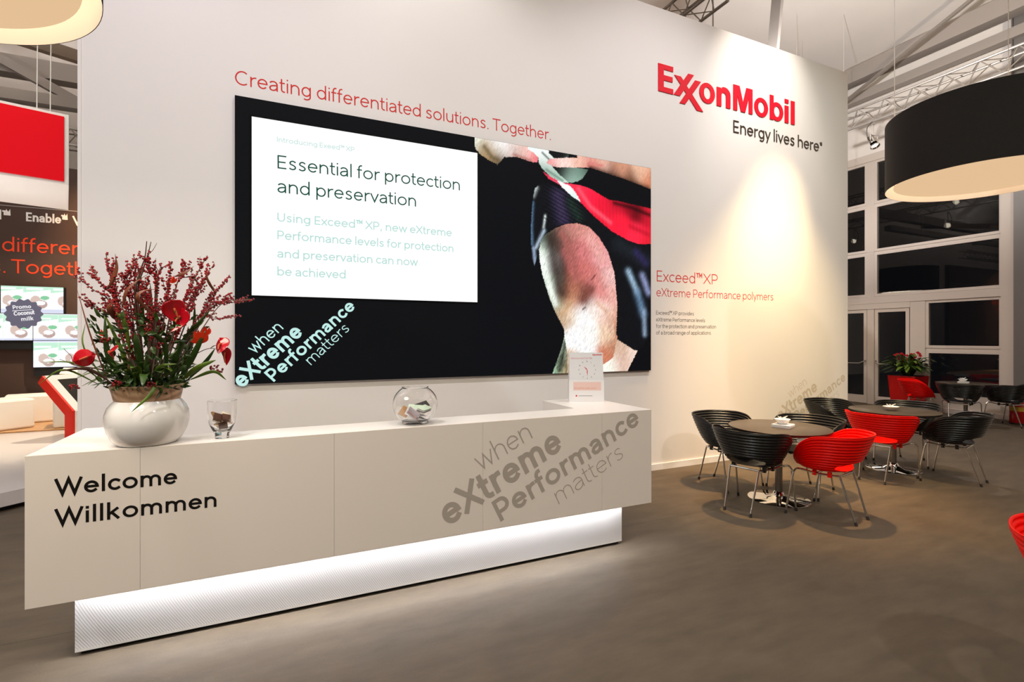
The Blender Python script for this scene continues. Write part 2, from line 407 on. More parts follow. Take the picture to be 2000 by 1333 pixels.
struct('trim_9', MB().box(13.10, 13.2, 5.07, 6.40, 1.34, 1.39).box(13.08, 13.2, 5.07, 6.40, 0, .33).box(12.98, 13.08, 4.9, 6.40, 0, .10), M_frame)
def door(n, y0, y1, hinge):
    f = MB(); b = .075; x0, x1 = 13.09, 13.16
    f.box(x0, x1, y0, y0 + b, .01, 2.31); f.box(x0, x1, y1 - b, y1, .01, 2.31)
    f.box(x0, x1, y0 + b, y1 - b, .01, .2); f.box(x0, x1, y0 + b, y1 - b, 2.23, 2.31)
    o = struct('door_%d' % n, f, M_frame)
    MB().box(13.12, 13.132, y0 + b, y1 - b, .2, 2.23).build('pane', M_pane, o)
    ya, yb = (y1 - .03, y0 + .12) if hinge > 0 else (y0 + .03, y1 - .12)
    h = MB().tube([(13.085, ya, 1.06), (13.02, ya, 1.04), (13.0, ya + (-.1 if hinge > 0 else .1), .99), (13.0, yb, .985), (13.085, yb, .985)], .016)
    h.build('push_bar', M_alu, o, smooth=True)
door(1, 6.72, 7.46, 1); door(2, 7.64, 8.42, -1)
struct('trim_10', MB().box(13.075, 13.2, 6.70, 8.6, 2.315, 2.45).box(13.08, 13.2, 8.425, 8.6, 0, 2.315), M_frame)

# roof steel
def beam(name, p0, p1, w, h, m, label=None):
    p0 = Vector(p0); p1 = Vector(p1); d = (p1 - p0).normalized()
    s = d.cross(Vector((0, 0, 1))).normalized() * w / 2; u = s.cross(d).normalized() * h / 2
    v = [p + a * s + b * u for p in (p0, p1) for a, b in ((-1, -1), (1, -1), (1, 1), (-1, 1))]
    mb = MB().add(v, [(0, 1, 2, 3), (7, 6, 5, 4), (0, 4, 5, 1), (1, 5, 6, 2), (2, 6, 7, 3), (3, 7, 4, 0)])
    o = mb.build(name, m); o['kind'] = 'structure'; return o
beam('roof_beam', (12.7, -6, 7.98), (12.7, 14, 7.98), .3, .36, M_beam)
beam('roof_beam', (12.9, -6, 7.50), (12.9, 14, 7.50), .22, .2, M_beam)
beam('roof_beam', (12.75, 9.3, 6.95), (11.3, 3.2, 8.35), .06, .06, M_alu)
beam('roof_beam', (7.62, 6.1, 5.2), (7.72, 5.75, 9.3), .1, .16, M_beam)
beam('roof_beam', (5.1, 1, 9.0), (5.1, 14, 9.0), .25, .25, M_beam)
beam('roof_beam', (-9, 12.6, 6.75), (4, 12.6, 6.75), .3, .34, M_beam)
beam('roof_beam', (-9, 12.2, 6.05), (4, 12.2, 6.05), .24, .2, M_alu)
beam('roof_beam', (-9, 8.85, 6.65), (0, 12.97, 6.65), .14, .2, mat('brown_grey_beam', '8a7b6c', .6))
beam('roof_beam', (-6.9, 12.4, 7.9), (-3.2, 12.45, 6.0), .16, .16, M_beam)
def truss(label, p0, p1, size, bay, group=None, square=False):
    p0 = Vector(p0); p1 = Vector(p1); L = (p1 - p0).length; d = (p1 - p0).normalized()
    s = d.cross(Vector((0, 0, 1))).normalized()
    t = thing('lighting_truss', label, 'truss', p0)
    h = size * .87
    offs = [s * -size / 2 + Vector((0, 0, h)), s * size / 2 + Vector((0, 0, h)), Vector((0, 0, 0))] if not square else [s * -size / 2, s * size / 2, s * -size / 2 + Vector((0, 0, size)), s * size / 2 + Vector((0, 0, size))]
    for o in offs: MB().tube([o, o + d * L], .024, 8).build('chord', M_alu, t, smooth=True)
    br = MB(); n = int(L / bay)
    pairs = [(0, 2), (1, 2), (0, 1)] if not square else [(0, 2), (1, 3), (0, 1), (2, 3)]
    for i in range(n):
        for a, b in pairs:
            q0 = offs[a] + d * (i * bay); q1 = offs[b] + d * ((i + .5) * bay); q2 = offs[a] + d * ((i + 1) * bay)
            br.tube([q0, q1], .010, 6); br.tube([q1, q2], .010, 6)
    br.build('bracing', M_alu, t, smooth=True)
    return t
truss('aluminium triangular truss running under the roof above the windows, carrying the small spotlight', (11.0, -4, 6.05), (11.0, 7.05, 6.05), .34, .5)
truss('aluminium square truss seen just above the top edge of the white partition', (6.0, 5.6, 6.75), (6.0, 13.5, 6.75), .36, .55, square=True)
truss('short length of aluminium truss behind the red hanging sign', (-6.5, 11.9, 5.15), (-1.0, 11.9, 5.15), .3, .4, square=True)

def spotlight(label, loc, aim):
    t = thing('spotlight', label, 'spotlight', loc)
    MB().tube([(0, 0, .02), (0, 0, .26)], .012).tube([(-.03, 0, .24), (.03, 0, .24), (.03, 0, .30)], .012).build('clamp', M_alu, t, smooth=True)
    MB().tube([(-.09, 0, -.12), (-.09, 0, .02), (.09, 0, .02), (.09, 0, -.12)], .008).build('yoke', M_alu, t, smooth=True)
    q = Vector(aim).to_track_quat('Z', 'Y').to_matrix().to_4x4()
    b = MB().lathe([(.0, -.14), (.06, -.14), (.062, .02), (.062, .03)], 20, cap0=False).build('body', M_chrome, t, smooth=True); b.matrix_local = Matrix.Translation((0, 0, -.12)) @ q
    l = MB().lathe([(.0, .06), (.05, .06), (.085, .10), (.088, .12), (.082, .12), (.05, .075)], 20).build('reflector', M_chrome, t, smooth=True); l.matrix_local = Matrix.Translation((0, 0, -.12)) @ q
    e = MB().lathe([(.0, .09), (.072, .09)], 20).build('lens', emat('lamp_glow', 'fff0d8', 6), t); e.matrix_local = Matrix.Translation((0, 0, -.12)) @ q
    bd = MB().box(.07, .16, -.004, .004, -.22, .02).build('barn_door', M_white, t)
    MB().tube(catmull([(0, 0, -.05), (-.16, 0, -.1), (-.2, 0, .12), (-.03, 0, .29)], 8), .007).build('cable', M_rubber, t, smooth=True)
    return t
spotlight('small chrome spotlight hanging from the truss above the right-hand windows', (11.0, 6.3, 5.74), (-.1, -.45, -1))

for lb, p in (('chrome spotlight behind the white partition, mirrored in the upper window pane', (8.0, 8.35, 5.14)), ('chrome spotlight behind the partition, the higher one mirrored just under the drum lamp', (8.36, 7.98, 5.72)), ('chrome spotlight far behind the partition, mirrored in the narrow window pane', (8.0, 11.07, 5.14))):
    spotlight(lb, p, (1, -.35, -.35))['group'] = 'spotlights behind the partition'
    if p[2] > 5.5: MB().tube([(0, 0, .28), (0, 0, 4.05)], .015).build('drop_pole', M_alu, C.objects[-1] if False else bpy.data.objects['spotlight.002'])
truss('aluminium truss behind the white partition that carries the mirrored spotlights', (8.0, 7.0, 5.47), (8.0, 13.9, 5.47), .3, .5)

# ------------------------------------------------------------------ wall lettering and logo
def letters(name, mb, m, label, cat='lettering'):
    return tag(mb.build(name, m), label, cat)
letters('wall_lettering', write(MB(), 'Creating differentiated solutions. Together.', -.356, 3.777, .088, YW, .13, 3.06, .42), M_red_vinyl,
        'long thin red slogan line on the white wall above the video screen')
mb = MB(); write(mb, 'Exceed\u2122', 4.185, 2.311, .096, YW, .12, .74); write(mb, 'XP', 4.945, 2.313, .096, YW, .12, .25)
letters('wall_lettering', mb, M_red_vinyl, 'short red product heading on the wall right of the video screen')
letters('wall_lettering', write(MB(), 'eXtreme Performance polymers', 4.18, 2.127, .075, YW, .12, 2.06, .3), M_red_vinyl,
        'red subtitle line directly under the short red product heading')
sp = thing('wall_lettering', 'four lines of small dark print under the red subtitle on the wall', 'lettering', (0, YW, 0))
for t, z, w in (('Exceed\u2122 XP provides', 1.903, .608), ('eXtreme Performance levels', 1.820, .797), ('for the protection and preservation', 1.739, .989), ('of a broad range of applications.', 1.659, .909)):
    write(MB(), t, 4.175, z, .034, 0, .14, w).build('text_line', M_dark_vinyl, sp)
sw = thing('wall_lettering', 'slanted pale grey slogan low on the wall behind the black cafe chairs', 'lettering', (0, YW, 0))
slogan_words(sw, M_pale_vinyl, 6.726, .418, 1.02, 26.5, 0, .09)

lg = thing('logo_sign', 'raised glossy red company wordmark with dark tagline, high on the white wall at right', 'sign', (0, YW, 0))
T = .009
def plate(name, *polys):
    mb = MB()
    for i, p in enumerate(polys): polygon(mb, p, -.0004, ext=T - .0003 * i)
    return mb.build(name, M_logo, lg)
def ringplate(cx, cz, rx, rz, ix, iz):
    mb = MB(); n = 40; v = []; 
    for d in (-.0004, -T):
        for a, b in ((rx, rz), (ix, iz)):
            v += [(cx + a * math.cos(2 * PI * k / n), d, cz + b * math.sin(2 * PI * k / n)) for k in range(n)]
    fs = []
    for k in range(n):
        j = (k + 1) % n
        fs += [(2 * n + k, 3 * n + k, 3 * n + j, 2 * n + j)[::-1], (k, j, 2 * n + j, 2 * n + k), (n + k, 3 * n + k, 3 * n + j, n + j)]
    return mb.add(v, fs)
def rect(x0, x1, z0, z1): return [(x0, z0), (x1, z0), (x1, z1), (x0, z1)]
plate('letter', [(4.203, 4.99), (4.438, 4.99), (4.438, 4.93), (4.288, 4.93), (4.288, 4.86), (4.429, 4.86), (4.429, 4.797), (4.288, 4.797), (4.288, 4.713), (4.438, 4.713), (4.438, 4.65), (4.203, 4.65)][::-1])
plate('letter', [(4.459, 4.90), (4.562, 4.90), (4.935, 4.525), (4.828, 4.525)], [(4.685, 4.963), (4.778, 4.963), (4.55, 4.654), (4.447, 4.654)], [(4.799, 4.903), (4.898, 4.903), (4.634, 4.566), (4.542, 4.566)])
ringplate(5.005, 4.780, .134, .132, .058, .078).build('letter', M_logo, lg)
def arch_letter(x0, x1, z0, z1, s):
    o = []; cx = (x0 + x1) / 2 + .012
    outer = [(x0, z0), (x0, z1 - .012), (x0 + s * .95, z1 - .012), (x0 + s * .98, z1 - .04)] + [(cx + (x1 - cx) * math.cos(R(a)), z1 - .09 + .097 * math.sin(R(a))) for a in range(110, -1, -10)] + [(x1, z0), (x1 - s, z0)]
    inner = [(x1 - s, z1 - .11)] + [((x0 + x1) / 2 + (x1 - x0 - 2 * s) / 2 * math.cos(R(a)), z1 - .115 + .05 * math.sin(R(a))) for a in range(0, 181, 20)] + [(x0 + s, z0)]
    return (outer + inner)[::-1]
plate('letter', arch_letter(5.173, 5.417, 4.655, 4.912, .08))
plate('letter', rect(5.47, 5.542, 4.655, 4.995), rect(5.757, 5.829, 4.655, 4.995), [(5.5, 4.995), (5.585, 4.995), (5.69, 4.655), (5.612, 4.655)], [(5.714, 4.995), (5.80, 4.995), (5.69, 4.655), (5.612, 4.655)])
ringplate(5.997, 4.785, .134, .132, .06, .078).build('letter', M_logo, lg)
b = ringplate(6.308, 4.785, .130, .130, .058, .076); polygon(b, rect(6.168, 6.242, 4.658, 4.997), -.0004, ext=T - .0003); b.build('letter', M_logo, lg)
plate('letter', rect(6.47, 6.548, 4.663, 4.905), rect(6.47, 6.548, 4.942, 4.998))
plate('letter', rect(6.598, 6.677, 4.663, 4.995))
mb = MB(); write(mb, 'Energy lives here', 5.474, 4.355, .118, 0, .16, 1.735, .3, .006); write(mb, '\u2122', 7.232, 4.425, .055, 0, .22, .045, 0, .006)
mb.build('tagline', M_tagline, lg)

# ------------------------------------------------------------------ video wall
def screen_material():
    m = bpy.data.materials.new('led_picture'); m.use_nodes = True; nt = m.node_tree; b = nt.nodes['Principled BSDF']
    a = nt.nodes.new('ShaderNodeVertexColor'); a.layer_name = 'picture'
    b.inputs['Base Color'].default_value = (.004, .004, .005, 1); b.inputs['Roughness'].default_value = .5; b.inputs['Specular IOR Level'].default_value = .04
    nt.links.new(a.outputs['Color'], b.inputs['Emission Color']); b.inputs['Emission Strength'].default_value = 1.0
    return m
M_pic = screen_material()
def inside(poly, X, Z):
    r = np.zeros(X.shape, bool); n = len(poly)
    for i in range(n):
        x0, z0 = poly[i][:2]; x1, z1 = poly[(i + 1) % n][:2]
        if z0 == z1: continue
        c = ((z0 > Z) != (z1 > Z)) & (X < (x1 - x0) * (Z - z0) / (z1 - z0) + x0); r ^= c
    return r
def blend(pts, X, Z, sg=.075):
    num = np.zeros(X.shape + (3,)); den = np.zeros(X.shape)
    for x, z, c in pts:
        d = (X - x) ** 2 + (Z - z) ** 2; w = np.exp(-d / (2 * sg * sg)) + 1e-5 / (d + .01); den += w; num += w[..., None] * np.array(lin(c))
    return num / den[..., None]
def streak(c, X, Z, pts, wd_, col):
    best = np.full(X.shape, 1e9)
    for (x0, z0), (x1, z1) in zip(pts[:-1], pts[1:]):
        dx, dz = x1 - x0, z1 - z0; t = np.clip(((X - x0) * dx + (Z - z0) * dz) / (dx * dx + dz * dz), 0, 1)
        best = np.minimum(best, (X - x0 - t * dx) ** 2 + (Z - z0 - t * dz) ** 2)
    k = .82 * np.exp(-best / (2.4 * wd_ * wd_))[..., None]
    return c * (1 - k) + np.array(lin(col)) * k
def picture_mesh(name, x0, x1, z0, z1, step, paint, Y, parent, mtl):
    nx = int((x1 - x0) / step); nz = int((z1 - z0) / step)
    xs = np.linspace(x0, x1, nx + 1); zs = np.linspace(z0, z1, nz + 1)
    X, Z = np.meshgrid(xs, zs); cols = paint(X, Z)
    v = np.stack([X, np.full(X.shape, Y), Z], -1).reshape(-1, 3)
    i = np.arange((nx + 1) * (nz + 1)).reshape(nz + 1, nx + 1)
    f = np.stack([i[:-1, :-1], i[:-1, 1:], i[1:, 1:], i[1:, :-1]], -1).reshape(-1, 4)
    me = bpy.data.meshes.new(name); me.from_pydata(v.tolist(), [], f.tolist()); me.update(); me.materials.append(mtl)
    ca = me.color_attributes.new('picture', 'FLOAT_COLOR', 'POINT')
    ca.data.foreach_set('color', np.concatenate([cols.reshape(-1, 3), np.ones((cols.size // 3, 1))], 1).astype(np.float32).ravel())
    o = bpy.data.objects.new(name, me); C.objects.link(o); o.parent = parent; return o
POLYS = {'hand1': [[1.773, 3.648], [1.975, 3.658], [2.203, 3.664], [2.367, 3.66], [2.475, 3.617], [2.535, 3.572], [2.523, 3.52], [2.438, 3.514], [2.272, 3.543], [2.133, 3.518], [2.054, 3.427], [1.953, 3.464], [1.864, 3.503], [1.81, 3.556]], 'cloth': [[2.348, 3.665], [2.634, 3.663], [2.733, 3.59], [2.696, 3.508], [2.796, 3.423], [2.912, 3.349], [2.835, 3.34], [2.683, 3.386], [2.572, 3.469], [2.535, 3.528], [2.535, 3.572], [2.475, 3.617]], 'ball': [[2.634, 3.667], [2.912, 3.661], [2.937, 3.531], [3.175, 3.531], [3.095, 3.418], [3.042, 3.384], [2.95, 3.35], [2.835, 3.362], [2.708, 3.51]], 'hand2': [[2.629, 3.531], [2.683, 3.583], [2.912, 3.628], [3.175, 3.66], [3.476, 3.658], [4.059, 3.685], [4.059, 3.419], [3.909, 3.448], [3.704, 3.486], [3.532, 3.51], [3.201, 3.557], [2.937, 3.522], [2.733, 3.498]], 'shirt': [[2.589, 3.428], [2.733, 3.371], [2.835, 3.34], [3.068, 3.34], [3.201, 3.318], [3.448, 3.221], [3.617, 3.217], [4.059, 3.182], [4.059, 2.753], [3.879, 2.739], [3.704, 2.779], [3.504, 2.856], [3.255, 3.005], [3.068, 3.149], [2.796, 3.313], [2.658, 3.361]], 'stripe': [[2.764, 3.357], [2.937, 3.313], [3.015, 3.239], [3.073, 3.149], [2.963, 3.2], [2.835, 3.284]], 'shorts': [[2.535, 3.269], [2.609, 3.311], [2.835, 3.273], [3.068, 3.149], [3.31, 2.977], [3.56, 2.838], [3.879, 2.739], [4.059, 2.753], [4.059, 1.661], [3.939, 1.517], [3.873, 1.47], [3.82, 1.47], [3.617, 1.578], [3.56, 1.66], [3.575, 2.033], [3.532, 2.381], [3.448, 2.608], [3.31, 2.782], [3.175, 2.884], [3.015, 2.907], [2.835, 2.875], [2.683, 2.806], [2.609, 2.745], [2.56, 2.654], [2.511, 2.477], [2.487, 2.39], [2.467, 2.453], [2.446, 2.624], [2.443, 2.817], [2.463, 3.077], [2.492, 3.231], [2.518, 3.26]], 'leg': [[2.543, 2.566], [2.56, 2.654], [2.609, 2.741], [2.733, 2.821], [2.886, 2.886], [3.015, 2.907], [3.175, 2.884], [3.31, 2.782], [3.448, 2.608], [3.532, 2.381], [3.566, 2.08], [3.583, 1.893], [3.575, 1.613], [3.532, 1.404], [3.476, 1.346], [3.392, 1.313], [3.365, 1.204], [2.899, 1.218], [2.899, 1.435], [2.873, 1.569], [2.852, 1.724], [2.758, 1.877], [2.683, 2.029], [2.634, 2.158], [2.584, 2.308], [2.552, 2.458]], 'calf': [[3.569, 1.601], [3.675, 1.547], [3.776, 1.494], [3.873, 1.47], [3.718, 1.224], [3.379, 1.203], [3.365, 1.303], [3.448, 1.347], [3.518, 1.392]], 'leg2': [[2.703, 1.219], [2.758, 1.349], [2.822, 1.503], [2.865, 1.658], [2.912, 1.569], [2.912, 1.213]]}
COLS = {'hand1': [[1.788, 3.634, 'f0f5e6'], [2.043, 3.634, 'ffffff'], [1.975, 3.561, 'c3a064'], [1.886, 3.527, 'a0825a'], [2.054, 3.469, '503c28'], [2.203, 3.617, 'fff5f0'], [2.367, 3.6, 'ffd7cd'], [2.499, 3.545, 'f06e78'], [2.272, 3.564, 'a06e5a']], 'cloth': [[2.487, 3.64, 'f0fff8'], [2.609, 3.615, 'ffffff'], [2.609, 3.463, '8caa9b'], [2.683, 3.539, 'dcebe1'], [2.784, 3.399, 'a0c3af'], [2.886, 3.351, 'dcf0e6']], 'ball': [[2.733, 3.634, '0f1210'], [2.835, 3.494, '0a0c0a'], [2.989, 3.427, 'b4d2c3'], [3.042, 3.467, '78a08c'], [2.976, 3.492, '3c4641'], [3.148, 3.504, '465049']], 'hand2': [[2.658, 3.546, 'e69696'], [2.835, 3.572, 'ffdcd2'], [3.068, 3.617, 'f5c3af'], [3.201, 3.58, 'e1877d'], [3.365, 3.603, 'e6b4a0'], [3.617, 3.58, 'e1a082'], [3.909, 3.597, 'f0bea0'], [4.029, 3.492, 'd2825f'], [3.762, 3.494, '6e4632'], [3.532, 3.517, '503228']], 'shirt': [[2.634, 3.397, 'e63250'], [2.784, 3.333, 'f0506e'], [3.068, 3.324, 'ff3250'], [3.175, 3.224, 'ff1e41'], [3.392, 3.111, 'f01937'], [3.617, 2.971, 'ff1e3c'], [3.879, 2.853, 'ff2846'], [4.029, 2.77, 'e61e32'], [3.56, 3.188, 'c8142d'], [3.762, 3.174, '960a1e'], [3.909, 3.131, '280508'], [4.029, 3.083, 'd2142d'], [4.029, 3.155, 'e61e37']], 'stripe': [[2.835, 3.328, 'ffffff'], [3.042, 3.186, 'e6f5f0']], 'shorts': [[2.511, 3.233, 'aab4b4'], [2.467, 3.034, '28323c'], [2.463, 2.732, '32465a'], [2.482, 2.54, '8ca0be'], [2.535, 2.695, '96aabe'], [2.56, 2.979, '1e1e28'], [2.609, 2.854, '8c96a0'], [2.658, 3.055, '140a14'], [2.796, 3.048, '463c5a'], [2.989, 3.046, '23372d'], [2.835, 2.941, '140f14'], [3.201, 2.955, '0f0f0f'], [3.56, 2.733, '0f1416'], [3.762, 2.63, '1e2823'], [3.939, 2.571, '282346'], [3.733, 2.368, '8caac3'], [3.85, 2.16, '6e82a0'], [3.939, 2.044, '283c4b'], [3.969, 1.805, '7896b4'], [4.014, 2.239, '788cb4'], [3.762, 1.92, '0a0c0f'], [3.675, 1.684, '050505'], [3.85, 1.541, '0a0a0a'], [3.646, 2.153, '0a0c0f']], 'leg': [[2.572, 2.547, 'e6f5e6'], [2.621, 2.441, 'fafffa'], [2.683, 2.226, 'd2e1cd'], [2.733, 2.009, 'a0a082'], [2.809, 1.834, 'b49678'], [2.609, 2.68, '506455'], [2.733, 2.668, '3c2823'], [2.733, 2.448, '46342d'], [2.809, 2.276, '3c231e'], [2.835, 2.122, '734632'], [2.835, 2.764, '785a50'], [2.937, 2.84, 'c88278'], [3.095, 2.877, 'd79187'], [2.937, 2.595, 'af645f'], [3.095, 2.606, 'd77d7d'], [3.255, 2.709, 'e69691'], [3.365, 2.533, 'e6a0a0'], [3.042, 2.377, 'c36964'], [3.201, 2.341, 'd27873'], [3.448, 2.307, 'f0beb9'], [2.989, 2.218, 'b46e5a'], [3.31, 2.255, 'd7827d'], [3.532, 2.102, 'e6aaa0'], [3.175, 2.135, '6e3732'], [3.108, 2.065, '734137'], [3.31, 2.117, 'e68c87'], [2.989, 2.039, 'd2916e'], [2.912, 1.88, 'ebcdaf'], [3.068, 1.883, 'ffffff'], [3.255, 1.978, 'fff0e6'], [3.42, 1.89, 'f5d2c3'], [3.546, 1.846, 'd79b82'], [2.989, 1.613, 'ffffff'], [3.201, 1.659, 'fffaf5'], [3.42, 1.659, 'f0cdaf'], [3.532, 1.52, 'b98264'], [3.42, 1.405, 'cd7d5f'], [3.148, 1.387, 'ffffff'], [2.937, 1.346, 'd2af8c']], 'calf': [[3.646, 1.496, 'd7b49b'], [3.82, 1.447, 'f0d7c8'], [3.617, 1.332, 'd7afa0'], [3.476, 1.288, 'fffff0'], [3.704, 1.26, 'e6c8b4']], 'leg2': [[2.733, 1.24, 'a5cdaf'], [2.835, 1.481, 'a0c8af'], [2.796, 1.349, '3c503c'], [2.873, 1.391, '28281e'], [2.873, 1.236, 'b4966e'], [2.899, 1.458, 'c8b49b']]}
STREAKS = {'shorts': [[[[2.511, 3.244], [2.467, 3.153]], 0.015, 'b4bebe'], [[[2.463, 3.077], [2.448, 2.817], [2.458, 2.624]], 0.0128, '567390'], [[[2.477, 2.583], [2.496, 2.423]], 0.0128, 'a0b4d2'], [[[2.619, 2.953], [2.599, 2.82]], 0.0086, 'c8d2d2'], [[[2.604, 2.788], [2.506, 2.596]], 0.0128, 'aabccd'], [[[2.784, 3.179], [2.84, 2.942]], 0.0556, '3a304e'], [[[2.937, 3.13], [3.042, 2.984]], 0.0385, '1c2e26'], [[[3.733, 2.404], [3.864, 2.161]], 0.0235, 'a0bed7'], [[[3.864, 2.161], [3.954, 1.901]], 0.0299, '6482a0'], [[[3.963, 1.949], [3.975, 1.661]], 0.0192, '8ca0b9'], [[[3.939, 2.367], [4.029, 2.167]], 0.0257, '8c96be'], [[[3.589, 2.712], [4.029, 2.529]], 0.0556, '1c2228'], [[[3.85, 2.636], [3.984, 2.526]], 0.0299, '2c2650']], 'leg': [[[[2.683, 2.718], [2.721, 2.469], [2.779, 2.23], [2.814, 2.122]], 0.0513, '3a2824'], [[[2.56, 2.535], [2.646, 2.246], [2.738, 1.998]], 0.0278, 'f5fff5'], [[[3.215, 2.171], [3.1, 2.053]], 0.0321, '7a4238'], [[[3.261, 2.332], [3.215, 2.278]], 0.0064, '5a2a26'], [[[3.1, 1.94], [3.134, 1.964]], 0.0064, '4a2a22'], [[[2.835, 2.764], [2.963, 2.596], [3.015, 2.286]], 0.0299, 'a8605a'], [[[3.296, 2.025], [3.448, 1.891], [3.476, 1.706]], 0.0192, 'e0b49c'], [[[3.546, 1.799], [3.56, 1.613]], 0.015, 'c08468'], [[[2.937, 2.015], [2.835, 1.879]], 0.0192, 'c8a078'], [[[3.201, 2.75], [3.365, 2.533]], 0.0428, 'e8a8a2']], 'leg2': [[[[2.796, 1.26], [2.873, 1.569]], 0.0192, '20281e']], 'hand1': [[[[1.908, 3.592], [1.986, 3.5], [2.065, 3.47]], 0.0192, '6e5a3c'], [[[2.249, 3.561], [2.438, 3.525]], 0.0128, 'b4786e']], 'hand2': [[[[3.201, 3.564], [3.646, 3.479], [4.029, 3.42]], 0.0257, '4a2c20'], [[[3.175, 3.599], [3.365, 3.603]], 0.0128, 'dc8078']], 'shirt': [[[[3.532, 3.191], [3.776, 3.164], [4.044, 3.104]], 0.0192, '1c0408'], [[[3.042, 3.299], [3.201, 3.114], [3.476, 2.958]], 0.0171, 'ff5a70'], [[[3.762, 2.938], [4.029, 2.866]], 0.0214, 'c8142c']], 'cloth': [[[[2.584, 3.633], [2.721, 3.533]], 0.0086, '283830'], [[[2.634, 3.455], [2.835, 3.362]], 0.0107, '708c7e']]}
def paint_athlete(X, Z):
    rng = np.random.default_rng(4)
    bg = np.empty(X.shape + (3,)); bg[:] = lin('07090d')
    Xj = X + rng.normal(0, 1, X.shape) * .0018; Zj = Z + rng.normal(0, 1, X.shape) * .0018
    Xj = np.minimum(Xj, 4.05); Zj = np.clip(Zj, 1.235, 3.642)
    n = rng.normal(0, 1, X.shape); hair = np.zeros(X.shape)
    for k in range(5): hair += np.roll(np.roll(n, k, 0), k // 2, 1)
    hair /= 5 ** .5
    for key in ('leg2', 'leg', 'calf', 'shorts', 'shirt', 'stripe', 'hand1', 'ball', 'cloth', 'hand2'):
        mk = inside(POLYS[key], Xj, Zj)
        if key == 'shorts': c = np.empty(X.shape + (3,)); c[:] = lin('0d0f13')
        else: c = blend(COLS[key], X, Z)
        for p, w, col in STREAKS.get(key, []): c = streak(c, X, Z, p, w, col)
        amp = {'leg': .15, 'leg2': .3, 'calf': .10, 'hand1': .08, 'hand2': .08, 'shorts': .16, 'shirt': .03}.get(key, .03)
        c = np.clip(c * (1 + amp * hair[..., None]), 0, 1)
        if key == 'shorts': c *= (1 + .5 * np.sin(X * 60 + Z * 150) * ((X > 2.6) & (X < 3.1) & (Z > 2.9)))[..., None]
        if key == 'shirt': c *= (1 + .06 * np.sin(X * 130))[..., None]
        bg[mk] = c[mk]
    return bg * 1.05
vid = thing('video_screen', 'wide black video wall on the white partition showing a slide and an athlete\'s leg', 'screen', (0, YW, 0))
MB().box(-.356, 4.069, -.030, -.0006, 1.224, 3.672).build('screen_panel', emat('led_black', '07090d', 1.0), vid)
picture_mesh('picture', 1.80, 4.066, 1.226, 3.670, .0068, paint_athlete, -.0312, vid, M_pic)
MB().box(-.245, 1.842, -.0345, -.0318, 1.968, 3.525).build('slide_frame', emat('slide_frame_black', '020202', 1), vid)
sl = MB().box(-.228, 1.826, -.042, -.035, 1.983, 3.510).build('slide', emat('slide_white', 'ffffff', 1.02), vid)
M_sh = emat('slide_green', '0a4a38', 1); M_st = emat('slide_pale_green', 'b4ded6', 1)
for t, z, w in (('Essential for protection', 3.094, 1.665), ('and preservation', 2.885, 1.218)):
    write(MB(), t, -.028, z, .083, -.0422, .135, w, .35).build('slide_heading', M_sh, sl)
for t, z, w in (('Using Exceed\u2122 XP, new eXtreme', 2.633, 1.58), ('Performance levels for protection', 2.478, 1.597), ('and preservation can now', 2.318, 1.237), ('be achieved', 2.162, .566)):
    write(MB(), t, -.029, z, .054, -.0422, .155, w).build('slide_text', M_st, sl)
write(MB(), 'Introducing Exeed\u2122 XP', -.032, 3.325, .031, -.0422, .16, .648, 1.0).build('slide_intro', emat('slide_faint_green', 'bfe2db', 1), sl)
slogan_words(vid, emat('slogan_mint', 'c3ece7', 1.0), -.056, 1.234, .782, 44, -.0305, .15, .055, .0015, -.262)
# ------------------------------------------------------------------ reception desk
dx0, dx1, dY, dz0, dz1 = -1.03, 2.455, 2.92, .418, 1.095
desk = thing('reception_desk', 'long white reception desk with overhanging front on a lit ribbed plinth', 'desk', (0, 0, 0))
seams = [dx0, -.61, .265, 1.138, 2.024, dx1]
for a, b in zip(seams[:-1], seams[1:]):
    MB().box(a + .0006, b - .0006, dY, dY + .02, dz0, dz1).build('front_panel', M_desk, desk)
MB().box(-.56, 1.98, dY + .0205, 3.21, dz1 - .035, dz1).build('countertop', M_white, desk)
MB().box(dx0 + .001, -.5605, dY + .0205, 3.68, dz0, dz1).build('end_return', M_white, desk)
MB().box(1.9805, dx1 - .001, dY + .0205, 3.715, dz0, dz1).build('end_return', M_white, desk)
MB().box(-.56, 1.98, 3.185, 3.205, dz0 + .016, dz1 - .036).build('inner_panel', M_white, desk)
MB().box(-.56, 1.98, dY + .0205, 3.66, dz0, dz0 + .015).build('underside', M_white, desk)
